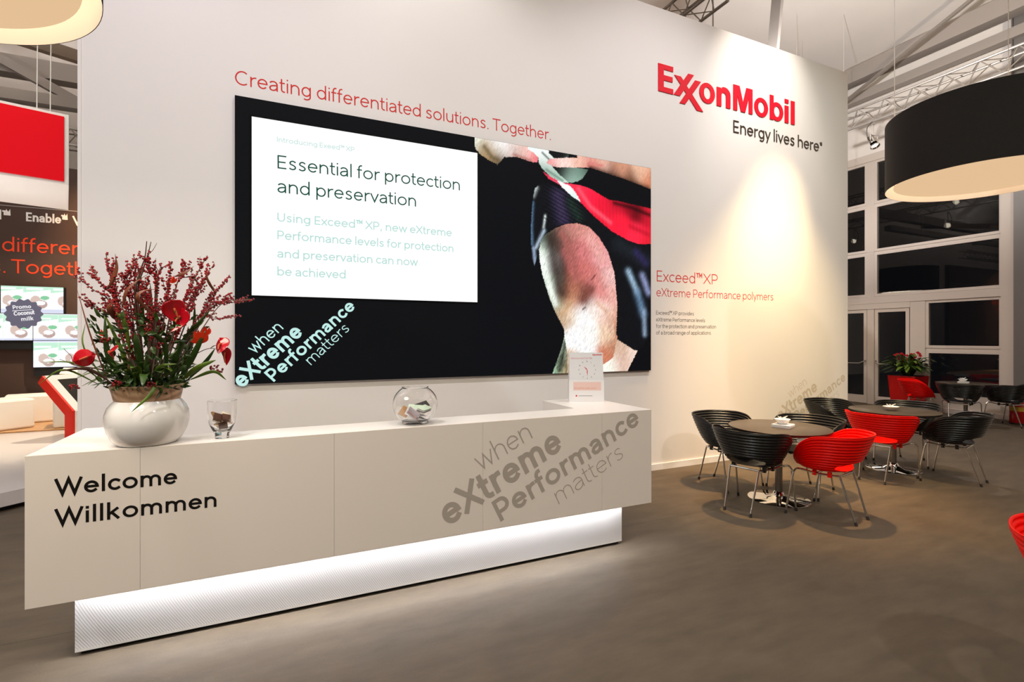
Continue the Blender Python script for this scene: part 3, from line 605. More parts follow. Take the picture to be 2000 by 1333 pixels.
def ribbed():
    m = bpy.data.materials.new('ribbed_plinth_white'); m.use_nodes = True; nt = m.node_tree; N = nt.nodes; L = nt.links; b = N['Principled BSDF']
    b.inputs['Roughness'].default_value = .4
    tc = N.new('ShaderNodeTexCoord'); s = N.new('ShaderNodeSeparateXYZ'); L.new(tc.outputs['Object'], s.inputs[0])
    def mth(op, a, bb):
        n = N.new('ShaderNodeMath'); n.operation = op
        for i, q in enumerate((a, bb)):
            if q is None: continue
            if isinstance(q, (int, float)): n.inputs[i].default_value = q
            else: L.new(q, n.inputs[i])
        return n.outputs[0]
    z2 = mth('POWER', mth('SUBTRACT', .45, s.outputs['Z']), 1.6)
    ph = mth('MULTIPLY', mth('SUBTRACT', s.outputs['X'], mth('MULTIPLY', z2, .75)), 2 * PI / .0125)
    w = mth('MULTIPLY', mth('ADD', mth('SINE', ph, None), 1.0), .5)
    w = mth('POWER', w, 2.5)
    mx = N.new('ShaderNodeMix'); mx.data_type = 'RGBA'; L.new(w, mx.inputs[0])
    mx.inputs[6].default_value = (*lin('ece9e6'), 1); mx.inputs[7].default_value = (*lin('d0c9c5'), 1)
    L.new(mx.outputs[2], b.inputs['Base Color'])
    bp = N.new('ShaderNodeBump'); bp.inputs['Strength'].default_value = .15; bp.inputs['Distance'].default_value = .002; bp.invert = True
    L.new(w, bp.inputs['Height']); L.new(bp.outputs[0], b.inputs['Normal'])
    return m
MB().box(-.95, 2.434, 3.245, 3.60, .03, dz0 - .0005).build('plinth', ribbed(), desk)
MB().box(-.95, 2.434, 3.2445, 3.2449, .022, .034).build('plinth_edge', M_white, desk)
MB().box(-.93, 2.42, 3.27, 3.58, 0, .0295).build('plinth_foot', M_rubber, desk)
MB().box(-.93, 2.42, 3.20, 3.216, dz0 - .018, dz0 - .0005).build('light_strip', emat('led_strip_white', 'eef3fb', 125), desk)
MB().box(-.95, 2.434, 3.168, 3.174, dz0 - .072, dz0 - .0005).build('added_strip_baffle', M_white, desk)  # unseen lip added to keep the strip's direct light off the floor
for t, z, w in (('Welcome', .907, .465), ('Willkommen', .771, .632)):
    write(MB(), t, -.927, z, .055, dY, .22, w).build('welcome_lettering', M_ink, desk)
slogan_words(desk, M_grey_vinyl, 1.26, .458, 1.0, 26.4, dY, .09)

# ------------------------------------------------------------------ flower arrangement in the white pot
FC = Vector((-.605, 3.05, dz1)); FR = Vector((.981, .195, 0)); FV = Vector((.195, -.981, 0))     # right and front of the arrangement
fl = thing('flower_arrangement', 'white glazed pot with wooden collar holding red berry branches and anthuriums, on the desk', 'flowers', FC, 0)
def F(a, z, d=0.0): return FR * a + FV * d + Vector((0, 0, z - dz1))
MB().lathe([(0, 0.001), (.120, .001), (.128, .005), (.149, .028), (.166, .065), (.175, .10), (.177, .125), (.174, .155), (.164, .183), (.148, .205), (.135, .219), (.126, .215), (.126, .19)], 56).build('pot', mat('white_glazed_ceramic', 'eee9e6', .1, coat=.6), fl, smooth=True)
def woodgrain():
    m = mat('pale_walnut', 'a9805f', .42); nt = m.node_tree; b = nt.nodes['Principled BSDF']; w = nt.nodes.new('ShaderNodeTexWave')
    w.wave_type = 'RINGS'; w.rings_direction = 'X'; w.inputs['Scale'].default_value = 9; w.inputs['Distortion'].default_value = 3; w.inputs['Detail'].default_value = 3
    t = nt.nodes.new('ShaderNodeTexCoord'); nt.links.new(t.outputs['Object'], w.inputs[0]); r = nt.nodes.new('ShaderNodeValToRGB')
    r.color_ramp.elements[0].color = (*lin('a67f60'), 1); r.color_ramp.elements[1].color = (*lin('cda684'), 1)
    nt.links.new(w.outputs['Fac'], r.inputs[0]); nt.links.new(r.outputs[0], b.inputs['Base Color']); return m
MB().lathe([(.124, .214), (.136, .216), (.139, .222), (.147, .26), (.157, .292), (.150, .293), (.135, .25), (.0, .25)], 56).build('wooden_collar', woodgrain(), fl, smooth=True)
M_berry = mat('red_berries', '960f19', .3, coat=.15); M_twig = mat('grey_brown_twig', '6a5248', .7); M_bark = mat('dark_twig', '4a2c20', .7)
M_leaf = mat('deep_green_leaf', '29430f', .42, coat=.15, mottle=.35, mscale=14); M_leaf2 = mat('light_green_leaf', '56701f', .42, mottle=.3, mscale=14); M_dry = mat('brown_curled_leaf', '6e3a26', .5, mottle=.3, mscale=12)
M_spathe = mat('glossy_red_spathe', 'b80a1e', .16, coat=.6); M_bract = mat('orange_red_bract', 'e03618', .3); M_spadix = mat('yellow_spadix', 'b4502a', .5)
rnd = random.Random(11)
def branch(pts, root=None, nside=5, dens=.009, r0=.0045, m=M_twig, spread=.085, fruit=True):
    d0 = rnd.uniform(-.10, .10); a, z = pts[-1]
    full = [F(*p, d0 * (1 - .6 * i / len(pts))) for i, p in enumerate(pts)]
    if root is None: root = (a * .35, 1.42)
    full.append(F(root[0], root[1], rnd.uniform(-.05, .05)))
    path = catmull([tuple(p) for p in full[::-1]], 9); n = len(path)
    o = MB(); o.tube(path, [r0 * (1 - .72 * i / n) for i in range(n)], 6)
    bs = MB(); sides = []
    i0 = int(n * .22)
    for k in range(nside):
        i = rnd.randint(i0, n - 3); t = (path[i + 1] - path[i]).normalized()
        q = Vector((rnd.uniform(-1, 1), rnd.uniform(-1, 1), rnd.uniform(0, .9))); L = rnd.uniform(.5, 1) * spread
        sp = [path[i], path[i] + (t * .5 + q * .5).normalized() * L * .5, path[i] + (t * .65 + q * .4).normalized() * L]
        o.tube(sp, [.0016, .0013, .001], 5); sides.append(sp)
    ob = o.build('berry_branch' if fruit else 'bare_twig', m, fl, smooth=True)
    if fruit:
        def along(P, i0=0):
            acc = 0
            for i in range(i0, len(P) - 1):
                L = (P[i + 1] - P[i]).length; s = 0
                while acc < L:
                    p = P[i].lerp(P[i + 1], acc / L)
                    for _ in range(rnd.choice((1, 1, 2))):
                        w = Vector((rnd.uniform(-1, 1), rnd.uniform(-1, 1), rnd.uniform(-1, 1))).normalized()
                        bs.ball(p + w * .0075, rnd.uniform(.0042, .0056), 7, 4)
                    acc += dens * rnd.uniform(.7, 1.5)
                acc -= L
        along(path, int(n * .34))
        for sp in sides: along(sp)
        bs.build('berries', M_berry, ob, smooth=True, kind='stuff')
    return ob
BR = [[(-.275, 1.907), (-.209, 1.846), (-.146, 1.78)], [(-.228, 1.929), (-.175, 1.87), (-.12, 1.78)], [(-.164, 2.025), (-.146, 1.913), (-.131, 1.8), (-.101, 1.61)],
      [(-.24, 1.777), (-.18, 1.748), (-.131, 1.711)], [(-.06, 2.032), (-.049, 1.978), (-.055, 1.868), (-.044, 1.739)], [(.101, 2.007), (.051, 1.96), (.038, 1.906), (.035, 1.807), (.03, 1.636)],
      [(.25, 2.048), (.209, 1.958), (.162, 1.846), (.134, 1.744)], [(.268, 1.983), (.238, 1.919), (.2, 1.82)], [(.353, 1.941), (.292, 1.853), (.25, 1.747), (.209, 1.678)],
      [(.378, 1.843), (.31, 1.805), (.262, 1.775)], [(.441, 1.828), (.384, 1.815), (.268, 1.768)], [(.381, 1.737), (.292, 1.72), (.22, 1.712)], [(-.013, 2.01), (.008, 1.95), (.03, 1.886)],
      [(.162, 2.012), (.151, 1.947), (.117, 1.878)], [(-.136, 2.008), (-.141, 1.926), (-.12, 1.8)], [(-.07, 1.963), (-.085, 1.898), (-.075, 1.815)], [(-.10, 1.94), (-.08, 1.85), (-.05, 1.74)],
      [(.09, 1.97), (.085, 1.88), (.07, 1.75)], [(.215, 1.90), (.19, 1.82), (.15, 1.72)], [(-.19, 1.84), (-.15, 1.76), (-.1, 1.66)], [(.0, 1.90), (-.01, 1.82), (.0, 1.7)], [(.28, 1.86), (.24, 1.77), (.19, 1.68)], [(-.03, 1.95), (-.02, 1.84), (.01, 1.72)]]
for k in range(11):
    a = rnd.uniform(-.16, .22); z = rnd.uniform(1.72, 1.9); BR.append([(a, z), (a * .8, z - .1), (a * .55, z - .2)])
for p in BR: branch(p, nside=7, r0=.006 if len(p) > 3 else .004)
branch([(-.005, 2.096), (-.013, 2.013), (-.034, 1.934), (-.05, 1.8)], nside=2, r0=.006, m=M_bark, fruit=False)
branch([(.012, 2.09), (.0, 2.03), (-.02, 1.95), (-.04, 1.82)], nside=1, r0=.005, m=M_bark, fruit=False)
branch([(.46, 1.832), (.41, 1.82), (.3, 1.78)], nside=1, r0=.003, fruit=False)
branch([(.31, 1.557), (.25, 1.56), (.15, 1.5)], nside=2, r0=.0035, m=M_bark, fruit=False)
branch([(-.30, 1.515), (-.26, 1.49), (-.18, 1.47)], nside=3, r0=.004, m=M_bark, fruit=False)
branch([(-.085, 1.53), (-.075, 1.5), (-.07, 1.45)], nside=3, r0=.009, m=mat('cut_wood', '8a6a4a', .7), fruit=False)
def blade(name, pts, w, m, parent=fl, twist=0.0, fold=.25, face=None, seg=7):
    P = catmull(pts, seg); n = len(P); mb = MB(); v = []
    for i, p in enumerate(P):
        t = (P[min(i + 1, n - 1)] - P[max(i - 1, 0)]).normalized()
        f = (face or FV); s = t.cross(f)
        if s.length < .05: s = t.cross(Vector((0, 0, 1)))
        s.normalize(); nn = s.cross(t).normalized()
        a = twist * i / n; s2 = s * math.cos(a) + nn * math.sin(a); n2 = nn * math.cos(a) - s * math.sin(a)
        u = i / (n - 1); ww = w * (min(1, .25 + u * 2.2)) * max(.03, (1 - u ** 2.4)) ** .7
        v += [p + s2 * ww + n2 * ww * fold, p, p - s2 * ww + n2 * ww * fold]
    fs = []
    for i in range(n - 1):
        for k in range(2): fs.append((i * 3 + k, i * 3 + k + 1, i * 3 + k + 4, i * 3 + k + 3))
    o = mb.add(v, fs).build(name, m, parent, smooth=True)
    md = o.modifiers.new('thickness', 'SOLIDIFY'); md.thickness = .0012
    return o
def pxf(x, y):                      # arrangement coordinates measured off a front view: metres right of the pot's middle, height
    return (x - 598) / 3.92 / 985 * 2.62 * 1.0, 1.62 - (y - 783) / 3.92 * 2.52 / 985
def Q(x, y, d): return F((x - 586) * .000648, 2.096 - (y - 55) * .000655, d)
for pts, w, m in (([(740, 1120, .02), (770, 900, .07), (860, 700, .09)], .022, M_leaf), ([(780, 1120, .03), (880, 900, .10), (950, 730, .12)], .022, M_leaf), ([(800, 1110, .05), (900, 1010, .14), (1015, 955, .16)], .020, M_leaf2),
                  ([(700, 1110, .08), (690, 850, .14), (620, 760, .16), (540, 775, .15)], .016, M_leaf), ([(680, 1110, -.02), (560, 700, -.05), (545, 350, -.06)], .018, M_leaf), ([(700, 1110, -.03), (620, 700, -.08), (600, 350, -.1)], .017, M_leaf),
                  ([(560, 1100, .05), (520, 850, .1), (510, 740, .1)], .02, M_leaf), ([(440, 1100, .03), (350, 900, .08), (330, 620, .06)], .018, M_leaf), ([(470, 1110, -.03), (430, 900, -.04), (300, 560, -.05)], .014, M_leaf2),
                  ([(620, 1060, .12), (660, 990, .17), (760, 975, .2)], .011, M_leaf2), ([(600, 1100, .1), (575, 1000, .14), (575, 900, .14)], .014, M_leaf), ([(850, 1110, .0), (960, 980, .02), (1030, 870, .02)], .015, M_leaf),
                  ([(640, 1100, .16), (600, 1190, .19), (490, 1305, .20)], .011, M_leaf2), ([(330, 1100, .1), (180, 960, .12), (0, 945, .12)], .006, M_leaf2), ([(300, 1110, .1), (120, 1000, .12), (-10, 1090, .12)], .006, M_leaf2),
                  ([(380, 1110, .1), (240, 1000, .12), (80, 1010, .12)], .010, M_bark), ([(350, 1120, .08), (220, 850, .1), (225, 680, .08)], .005, M_leaf2), ([(360, 1120, .08), (260, 780, .1), (180, 450, .06)], .005, M_dry),
                  ([(760, 1120, -.05), (880, 800, -.08), (900, 500, -.08)], .018, M_leaf), ([(860, 1110, .04), (1010, 1050, .08), (1100, 1120, .08)], .012, M_leaf2), ([(480, 900, .08), (450, 680, .12), (400, 600, .12)], .012, M_leaf2), ([(830, 760, .05), (900, 680, .08), (990, 560, .08)], .013, M_leaf)):
    blade('leaf', [Q(*p) for p in pts], w * .78, m, twist=rnd.uniform(-.5, .5))
for pts, w in (([(350, 420, .02), (400, 280, .05), (390, 165, .03)], .012), ([(760, 300, -.02), (830, 270, .02), (885, 215, .02)], .010), ([(640, 640, .08), (530, 500, .1), (560, 440, .1), (660, 415, .08)], .011), ([(1030, 420, .02), (980, 320, .03), (975, 260, .02)], .008), ([(430, 560, .04), (470, 420, .06), (590, 300, .04)], .009), ([(920, 350, .0), (870, 300, .02), (800, 310, .0)], .007), ([(380, 640, .05), (365, 560, .08), (375, 510, .06)], .018), ([(600, 690, .1), (540, 700, .12), (500, 740, .1)], .008)):
    blade('dried_leaf', [Q(*p) for p in pts], w, M_dry, twist=1.6)
# low foliage round the collar
for i in range(40):
    an = rnd.uniform(0, 2 * PI); r = rnd.uniform(.05, .14); z = rnd.uniform(1.385, 1.45); up = rnd.uniform(-.05, .10); L = rnd.uniform(.08, .16)
    d = FR * math.cos(an) + FV * math.sin(an); p0 = d * r + Vector((0, 0, z - dz1)); p2 = p0 + d * L + Vector((0, 0, up - .015))
    blade('leaf', [p0, (p0 + p2) / 2 + Vector((0, 0, .03)), p2], rnd.uniform(.013, .024), rnd.choice((M_leaf, M_leaf, M_leaf2)), face=Vector((0, 0, 1)), seg=4)
# dense green filling between the stems: many small leaves nobody would count
mb = MB()
for i in range(620):
    an = rnd.uniform(0, 2 * PI); r = .17 * rnd.random() ** .5; z = 1.37 + rnd.random() ** 2.2 * .36
    d = FR * math.cos(an) + FV * math.sin(an); p = d * r * (1 + (z - 1.37) * 1.2) + Vector((0, 0, z - dz1))
    t = (d * rnd.uniform(-.2, 1) + Vector((rnd.uniform(-.6, .6), rnd.uniform(-.6, .6), rnd.uniform(-.2, 1)))).normalized() * rnd.uniform(.03, .06)
    q = t.cross(Vector((rnd.uniform(-1, 1), rnd.uniform(-1, 1), rnd.uniform(-1, 1)))).normalized() * rnd.uniform(.006, .012); nn = t.cross(q).normalized() * .004
    mb.add([p, p + t * .3 + q, p + t * .45 - nn, p + t * .3 - q, p + t * .7 + q * .7, p + t * .7 - q * .7, p + t], [(0, 1, 2), (0, 2, 3), (1, 4, 2), (3, 2, 5), (2, 4, 6), (2, 6, 5)])
mb.build('foliage', M_leaf, fl, kind='stuff')
def spathe(c, w, l, rx, rz, ry=0.0, m=M_spathe, fold=.35, droop=.5):
    """heart-shaped glossy bract with its spadix"""
    mb = MB(); nu, nv = 14, 12; v = []
    for j in range(nv + 1):
        t = j / nv
        hw = w * (math.sin(PI * min(1, t ** .62)) ** .8) * (1 - .25 * t)
        for i in range(nu + 1):
            s = -1 + 2 * i / nu
            x = s * hw; y = -l * (t - .22) + (.16 * l * abs(s) * (1 - t) ** 3)
            zc = fold * abs(x) + droop * -l * (t - .3) ** 2
            v.append((x, zc, y))
    fs = [(j * (nu + 1) + i, j * (nu + 1) + i + 1, (j + 1) * (nu + 1) + i + 1, (j + 1) * (nu + 1) + i) for j in range(nv) for i in range(nu)]
    o = mb.add(v, fs).build('anthurium_bloom', m, fl, smooth=True)
    md = o.modifiers.new('thickness', 'SOLIDIFY'); md.thickness = .002
    o.matrix_local = Matrix.Translation(c) @ Matrix.Rotation(rz, 4, 'Z') @ Matrix.Rotation(ry, 4, 'Y') @ Matrix.Rotation(rx, 4, 'X')
    MB().tube([(0, -.004, 0), (0, -.018, -.02), (0, -.024, -.05)], [.005, .005, .003], 8).build('spadix', M_spadix, o, smooth=True)
    return o
spathe(Q(745, 560, .13), .056, .115, .3, .2, -.35); spathe(Q(790, 620, .12), .045, .11, -.15, -.7, .2)
spathe(Q(240, 915, .15), .042, .10, -.6, .3, 1.2); spathe(Q(385, 880, .15), .036, .11, -1.0, -.2, -1.3)
spathe(Q(1060, 830, .10), .045, .10, -.5, -.5, -.5); spathe(Q(1090, 900, .10), .03, .085, .2, -.6, -.2)
for cx, cy, d, n, s in ((915, 760, .11, 9, .075), (745, 325, .04, 5, .04), (960, 720, .10, 6, .05), (330, 735, .06, 3, .04)):
    mb = MB()
    for k in range(n):
        a = (k / n - .5) * 2.4 + rnd.uniform(-.2, .2); base = Q(cx, cy + 60 * s / .07, d)
        tip = base + (FR * math.sin(a) * .6 + Vector((0, 0, math.cos(a) * .95)) + FV * rnd.uniform(-.2, .3)) * s
        P = catmull([base, base.lerp(tip, .5) + FR * math.sin(a) * s * .12, tip], 4); ww = s * .15
        v = []; 
        for i, p in enumerate(P):
            u = i / (len(P) - 1); w = ww * math.sin(PI * min(.98, .15 + u * .85)); sd = (P[-1] - P[0]).cross(FV).normalized()
            v += [p + sd * w, p - sd * w]
        mb.add(v, [(2 * i, 2 * i + 1, 2 * i + 3, 2 * i + 2) for i in range(len(P) - 1)])
    mb.build('bract_flower', M_bract, fl, smooth=True)
M_bc = mat('dark_red_berries', '7d1016', .3)
for x, y, d in ((170, 1122, .12), (410, 1105, .15), (610, 1115, .17), (1020, 1020, .05), (1065, 1050, .05), (650, 840, .15), (335, 800, .1)):
    mb = MB()
    for k in range(12): mb.ball(Q(x + rnd.uniform(-26, 26), y + rnd.uniform(-18, 18), d + rnd.uniform(-.02, .02)), .0055, 7, 4)
    mb.build('berry_cluster', M_bc, fl, smooth=True, kind='stuff')
MB().lathe([(0, .30), (.13, .288)], 24).build('moss', mat('dark_moss', '1d2410', .9), fl)

# ------------------------------------------------------------------ glasses and small things on the desk
tb = thing('glass_tumbler', 'tapered clear glass tumbler of wrapped chocolates beside the white flower pot', 'glass', (-.281, 3.037, dz1 + .001))
MB().lathe([(0, 0), (.033, 0), (.034, .02), (.045, .042), (.060, .075), (.067, .12), (.069, .195), (.0665, .196), (.0645, .12), (.0575, .078), (.043, .047), (.02, .036), (0, .034)], 48).build('glass_wall', M_glass, tb, smooth=True)
M_choc = mat('brown_chocolate_wrapper', '5a3322', .3); M_choc2 = mat('tan_chocolate_wrapper', 'b98a58', .35); M_cream = mat('cream_wrapper', 'e8dcc0', .35)
CH = [('tan wrapped chocolate square lying lowest in the tumbler', (0, 0, .052), (0, .1, .3), M_choc2), ('brown chocolate square standing against the glass at the bottom of the tumbler', (.006, -.018, .066), (1.2, 0, .2), M_choc), ('tan chocolate square lying flat in the middle of the tumbler', (-.012, .012, .071), (.1, -.1, 1.0), M_choc2),
      ('tan chocolate square tilted towards the right wall of the tumbler', (.022, .01, .084), (.2, .5, .5), M_choc2), ('cream wrapped chocolate square under the dark brown ones in the tumbler', (-.016, -.006, .092), (.15, .0, .7), M_cream), ('dark brown chocolate square leaning at the top of the tumbler', (-.016, -.024, .112), (1.0, .4, .15), M_choc),
      ('brown and cream chocolate square beside the dark one at the top of the tumbler', (.022, -.02, .106), (.9, .3, .3), M_choc), ('cream wrapper poking up behind the topmost chocolates in the tumbler', (.018, .022, .116), (.35, .45, .2), M_cream), ('tan chocolate square against the left wall of the tumbler', (-.036, .006, .118), (1.1, .2, 1.2), M_choc2)]
for lb, p, r, m in CH:
    o = MB().box(-.021, .021, -.021, .021, -.0045, .0045).build('chocolate_square', m, None, bevel=.0015)
    o.location = (-.281 + p[0], 3.037 + p[1], dz1 + p[2]); o.rotation_euler = (r[0], r[1], r[2] + .2); tag(o, lb, 'chocolate', 'chocolates in the tumbler')
fb = thing('glass_bowl', 'round clear glass fish bowl of business cards on the desk', 'bowl', (.747, 3.057, dz1 + .001))
prof = [(0, 0), (.074, 0), (.079, .004)] + [(.137 * math.cos(R(a)), .117 + .137 * math.sin(R(a)) * .88) for a in range(-55, 56, 10)] + [(.081, .222), (.078, .221)]
inn = [(r - .004, z) for r, z in prof[3:-2]][::-1] + [(.05, .012), (0, .010)]
MB().lathe(prof + inn, 64).build('glass_wall', M_glass, fb, smooth=True)
M_card = mat('white_card', 'efe9ec', .5); M_card2 = mat('pale_green_card', 'd4e6cc', .5); M_card3 = mat('dark_card', '2a2622', .5); M_card4 = mat('pale_lilac_card', 'ded2da', .5)
CD = [('white card lying lowest in the fish bowl', (0, .0, .02), (.0, .08, .3), M_card), ('dark card edge low at the right inside the fish bowl', (.022, -.02, .04), (.25, .3, .5), M_card3), ('white card lying under the green stack in the fish bowl', (.025, .01, .05), (.1, .15, .2), M_card),
      ('dark card sticking up at the back right in the fish bowl', (.052, .04, .104), (.5, -.25, .1), M_card3), ('pale green card topmost at the right in the fish bowl', (.055, -.01, .094), (.32, -.1, .65), M_card2), ('white card directly beneath the topmost green one in the fish bowl', (.052, -.012, .086), (.30, -.1, .70), M_card),
      ('grey card third down in the right-hand stack of the fish bowl', (.05, -.014, .078), (.26, -.08, .75), mat('grey_card', '9b938a', .5)), ('cream card tilted at the top middle of the fish bowl', (.005, .02, .098), (.35, .1, -.3), M_card2), ('lilac card with a pink band standing against the left front of the fish bowl', (-.025, -.058, .068), (1.05, .72, .15), M_card4),
      ('brown card at the far left in the fish bowl', (-.062, .01, .075), (.5, -.5, .9), M_choc2), ('white card steeply leaning behind the lilac one in the fish bowl', (-.02, -.02, .07), (.9, .3, -.5), M_card)]
for lb, p, r, m in CD:
    o = MB().box(-.0425, .0425, -.0275, .0275, -.0008, .0008).build('business_card', m, None)
    o.location = (.747 + p[0], 3.057 + p[1], dz1 + p[2]); o.rotation_euler = r; tag(o, lb, 'card', 'business cards in the fish bowl')
    if m is M_card4: MB().box(-.0425, .0425, -.016, -.010, .0009, .0011).build('printed_band', mat('pink_print', 'e09a90', .5), o)
# tent sign with the clock face
an = math.atan2(-.119, .259)
sg = thing('tent_sign', 'white paper tent sign with a printed clock face on the right end of the desk', 'sign', (2.272, 3.502, dz1), an)
hw = .143; M_sg = mat('white_card_stock', 'eae6e6', .55)
def leaf_plane(z0, z1, y0, y1, hw0, hw1, name, m):
    v = [(-hw0, y0, z0), (hw0, y0, z0), (hw1, y1, z1), (-hw1, y1, z1)]; v2 = [(x, y + .003, z) for x, y, z in v]
    return MB().add(v + v2, [(0, 1, 2, 3), (7, 6, 5, 4), (0, 4, 5, 1), (1, 5, 6, 2), (2, 6, 7, 3), (3, 7, 4, 0)]).build(name, m, sg)
leaf_plane(0, .180, -.02, -.02, hw, hw, 'lower_card', M_sg); leaf_plane(.176, .402, -.0105, .02, hw - .003, hw - .005, 'clock_card', mat('pale_grey_card', 'dcdadb', .5)); leaf_plane(0, .40, .11, .024, hw, hw - .005, 'rear_card', M_sg)
CY = lambda z: -.0105 + (z - .176) / .226 * .0305
def wsg(mb, t, x, z, xh, wt, width=None, track=0, low=False):
    st, W = layout(t, wt, track); sx = width / (W * xh) if width else 1
    st = [[(a * xh * sx, b * xh) for a, b in s] for s in st]
    strokes_to_mesh(mb, st, wt * xh, (lambda a, b, d: (x + a, -.0202 - d, z + b)) if low else (lambda a, b, d: (x + a, CY(z + b) - .0003 - d, z + b)), .0003)
mb = MB(); wsg(mb, 'ExxonMobil'.replace('xx', 'xx'), .055, .379, .009, .28, .073); mb.build('printed_wordmark', M_red_vinyl, sg)
mb = MB(); wsg(mb, 'Attend our next Tech Talk', -.125, .350, .010, .14, .175); mb.build('printed_heading', mat('pink_heading', 'dd8f97', .5), sg)
mb = MB(); cx, cz, rr = .008, .262, .068
for h in range(1, 13):
    a = R(90 - 30 * h); t = str(h); xh = .0072
    wsg(mb, t, cx + rr * math.cos(a) - .0035 * len(t), cz + rr * math.sin(a) - .005, xh, .2)
    if h % 3: wsg(mb, '.', cx + (rr - .014) * math.cos(a), cz + (rr - .014) * math.sin(a), .008, .2)
mb.build('clock_numerals', mat('grey_print', '4d4a4a', .5), sg)
mb = MB()
for a, L, w in ((R(90 - 30 * 10.5), .040, .0075), (R(-90), .056, .007)):
    d = Vector((math.cos(a), math.sin(a))); s = Vector((-d.y, d.x)) * w / 2
    q = [(cx + s.x * .4, cz + s.y * .4), (cx - s.x * .4, cz - s.y * .4), (cx + d.x * L * .25 - s.x, cz + d.y * L * .25 - s.y), (cx + d.x * L, cz + d.y * L), (cx + d.x * L * .25 + s.x, cz + d.y * L * .25 + s.y)]
    mb.add([(x, CY(z) - .0008, z) for x, z in q], [(0, 1, 2, 3, 4)])
mb.build('clock_hands', M_red_vinyl, sg)
MB().add([(-.108, -.0203, .095), (.118, -.0203, .095), (.118, -.0203, .163), (-.108, -.0203, .163)], [(0, 1, 2, 3)]).build('pink_panel', mat('pink_panel', 'e9c6bd', .5), sg)
mb = MB(); wsg(mb, 'through film quality control', -.098, .107, .010, .14, .175, 0, True); mb.build('panel_print', mat('panel_print', 'd99a8c', .5), sg)
ring = [(-.083 + .0085 * (1 if k % 2 else .72) * math.cos(2 * PI * k / 10), -.0204, .051 + .0085 * (1 if k % 2 else .72) * math.sin(2 * PI * k / 10)) for k in range(10)]
MB().add(ring, [tuple(range(10))]).build('printed_star', M_red_vinyl, sg)
MB().add([(-.066, -.0203, .049), (.048, -.0203, .049), (.048, -.0203, .053), (-.066, -.0203, .053)], [(0, 1, 2, 3)]).build('printed_line', mat('line_print', '8d8788', .5), sg)
# ------------------------------------------------------------------ cafe chairs
def chair_shell():
    NP = 96; S = [.10, .22, .33, .40, .45] + [.45 + .55 * (i + 1) / 78 for i in range(78)]
    def ss(a, b, x):
        t = max(0, min(1, (x - a) / (b - a))); return t * t * (3 - 2 * t)
    def P(phi, s):
        c, sn = math.cos(phi), math.sin(phi)
        sg = lambda q, e: math.copysign(abs(q) ** e, q)
        sx, sy = .205 * sn, .035 - .195 * c
        rx, ry = .345 * sg(sn, .86), -.335 * sg(c, .9) if c > 0 else -.265 * c
        if s <= .45:
            k = s / .45; return Vector((sx * k, .035 + (sy - .035) * k, .425 + .012 * k * k))
        t = (s - .45) / .55; h = .5 * (1 + c); hh = min(1, h / .66); zr = .425 + .345 * (max(0, 1 - (1 - hh) ** 2)) ** .62 * (1 - .04 * (1 - h)) - .012 * (1 - hh)
        k = t ** .72
        x = sx + (rx - sx) * k; y = sy + (ry - sy) * k; z = .437 + (zr - .437) * t ** 1.12
        amp = .0048 * min(1, t * 8) * (1 - .5 * (t > .985))
        w = math.sin(2 * PI * 13 * t)
        n = Vector((sn, -c, -.35)).normalized()
        q = Vector((x, y, z)) + n * amp * w
        return q
    A, B, T0 = .92, .135, .155
    v = [P(0, 0)]; inside = []
    for j, s in enumerate(S):
        for i in range(NP):
            phi = 2 * PI * i / NP; phi = phi - 2 * PI if phi > PI else phi
            t = (s - .45) / .55; e = math.hypot(phi / A, (t - T0) / B) if s > .45 else 9
            inside.append(e < 1)
            if e < 1 and e > .5:                      # pull the ring of border points onto a clean oval
                phi2, t2 = phi / e, T0 + (t - T0) / e; v.append(P(phi2, .45 + .55 * t2))
            else: v.append(P(phi, s))
    fs = [(0, 1 + (i + 1) % NP, 1 + i) for i in range(NP)]
    for j in range(len(S) - 1):
        for i in range(NP):
            i2 = (i + 1) % NP; q = (j * NP + i, j * NP + i2, (j + 1) * NP + i2, (j + 1) * NP + i)
            if all(inside[k] for k in q): continue
            fs.append(tuple(k + 1 for k in q[::-1]))
    return MB().add(v, fs)
_shell = None
def make_chair(label, m, loc, rz, group, cat='chair'):
    """origin on the floor under the seat, facing local +Y"""
    t = thing('tub_chair', label, cat, loc, rz, group)
    sh = chair_shell().build('shell', m, t, smooth=True)
    md = sh.modifiers.new('thickness', 'SOLIDIFY'); md.thickness = .006; md.offset = 0
    fr = MB()
    for s in (-1, 1):
        fr.tube(catmull([(s * .275, .19, .395), (s * .255, .175, .425), (s * .21, .14, .418), (s * .165, .05, .396), (s * .15, -.06, .398), (s * .14, -.135, .400)], 6), .0085, 8)
    fr.tube([(-.14, -.135, .40), (.14, -.135, .40)], .0085, 8); fr.tube([(-.166, .05, .396), (.166, .05, .396)], .0085, 8)
    fr.build('seat_frame', M_chrome, t, smooth=True)
    for x, y in ((.15, -.06), (-.15, -.06), (.165, .06), (-.165, .06)): MB().box(x - .012, x + .012, y - .015, y + .015, .378, .424).build('clip', m, t)
    for top, foot in (((-.275, .19, .40), (-.285, .26, 0)), ((.275, .19, .40), (.285, .26, 0)), ((-.14, -.135, .405), (-.125, -.26, 0)), ((.14, -.135, .405), (.125, -.26, 0))):
        tp, ft = Vector(top), Vector(foot); d = (ft - tp).normalized()
        lg_ = MB().tube([tp, ft - d * .03], .0088, 10).build('leg', M_chrome, t, smooth=True)
        MB().tube([ft - d * .032, Vector((ft.x, ft.y, .001))], [.011, .0125], 10).build('rubber_foot', M_rubber, lg_, smooth=True)
    return t
def dup_chair(src, label, loc, rz, group):
    c = copy_tree(src); c.location = loc; c.rotation_euler = (0, 0, rz); c['label'] = label; c['group'] = group; return c
def face(dx, dy): return math.atan2(dy, dx) - PI / 2
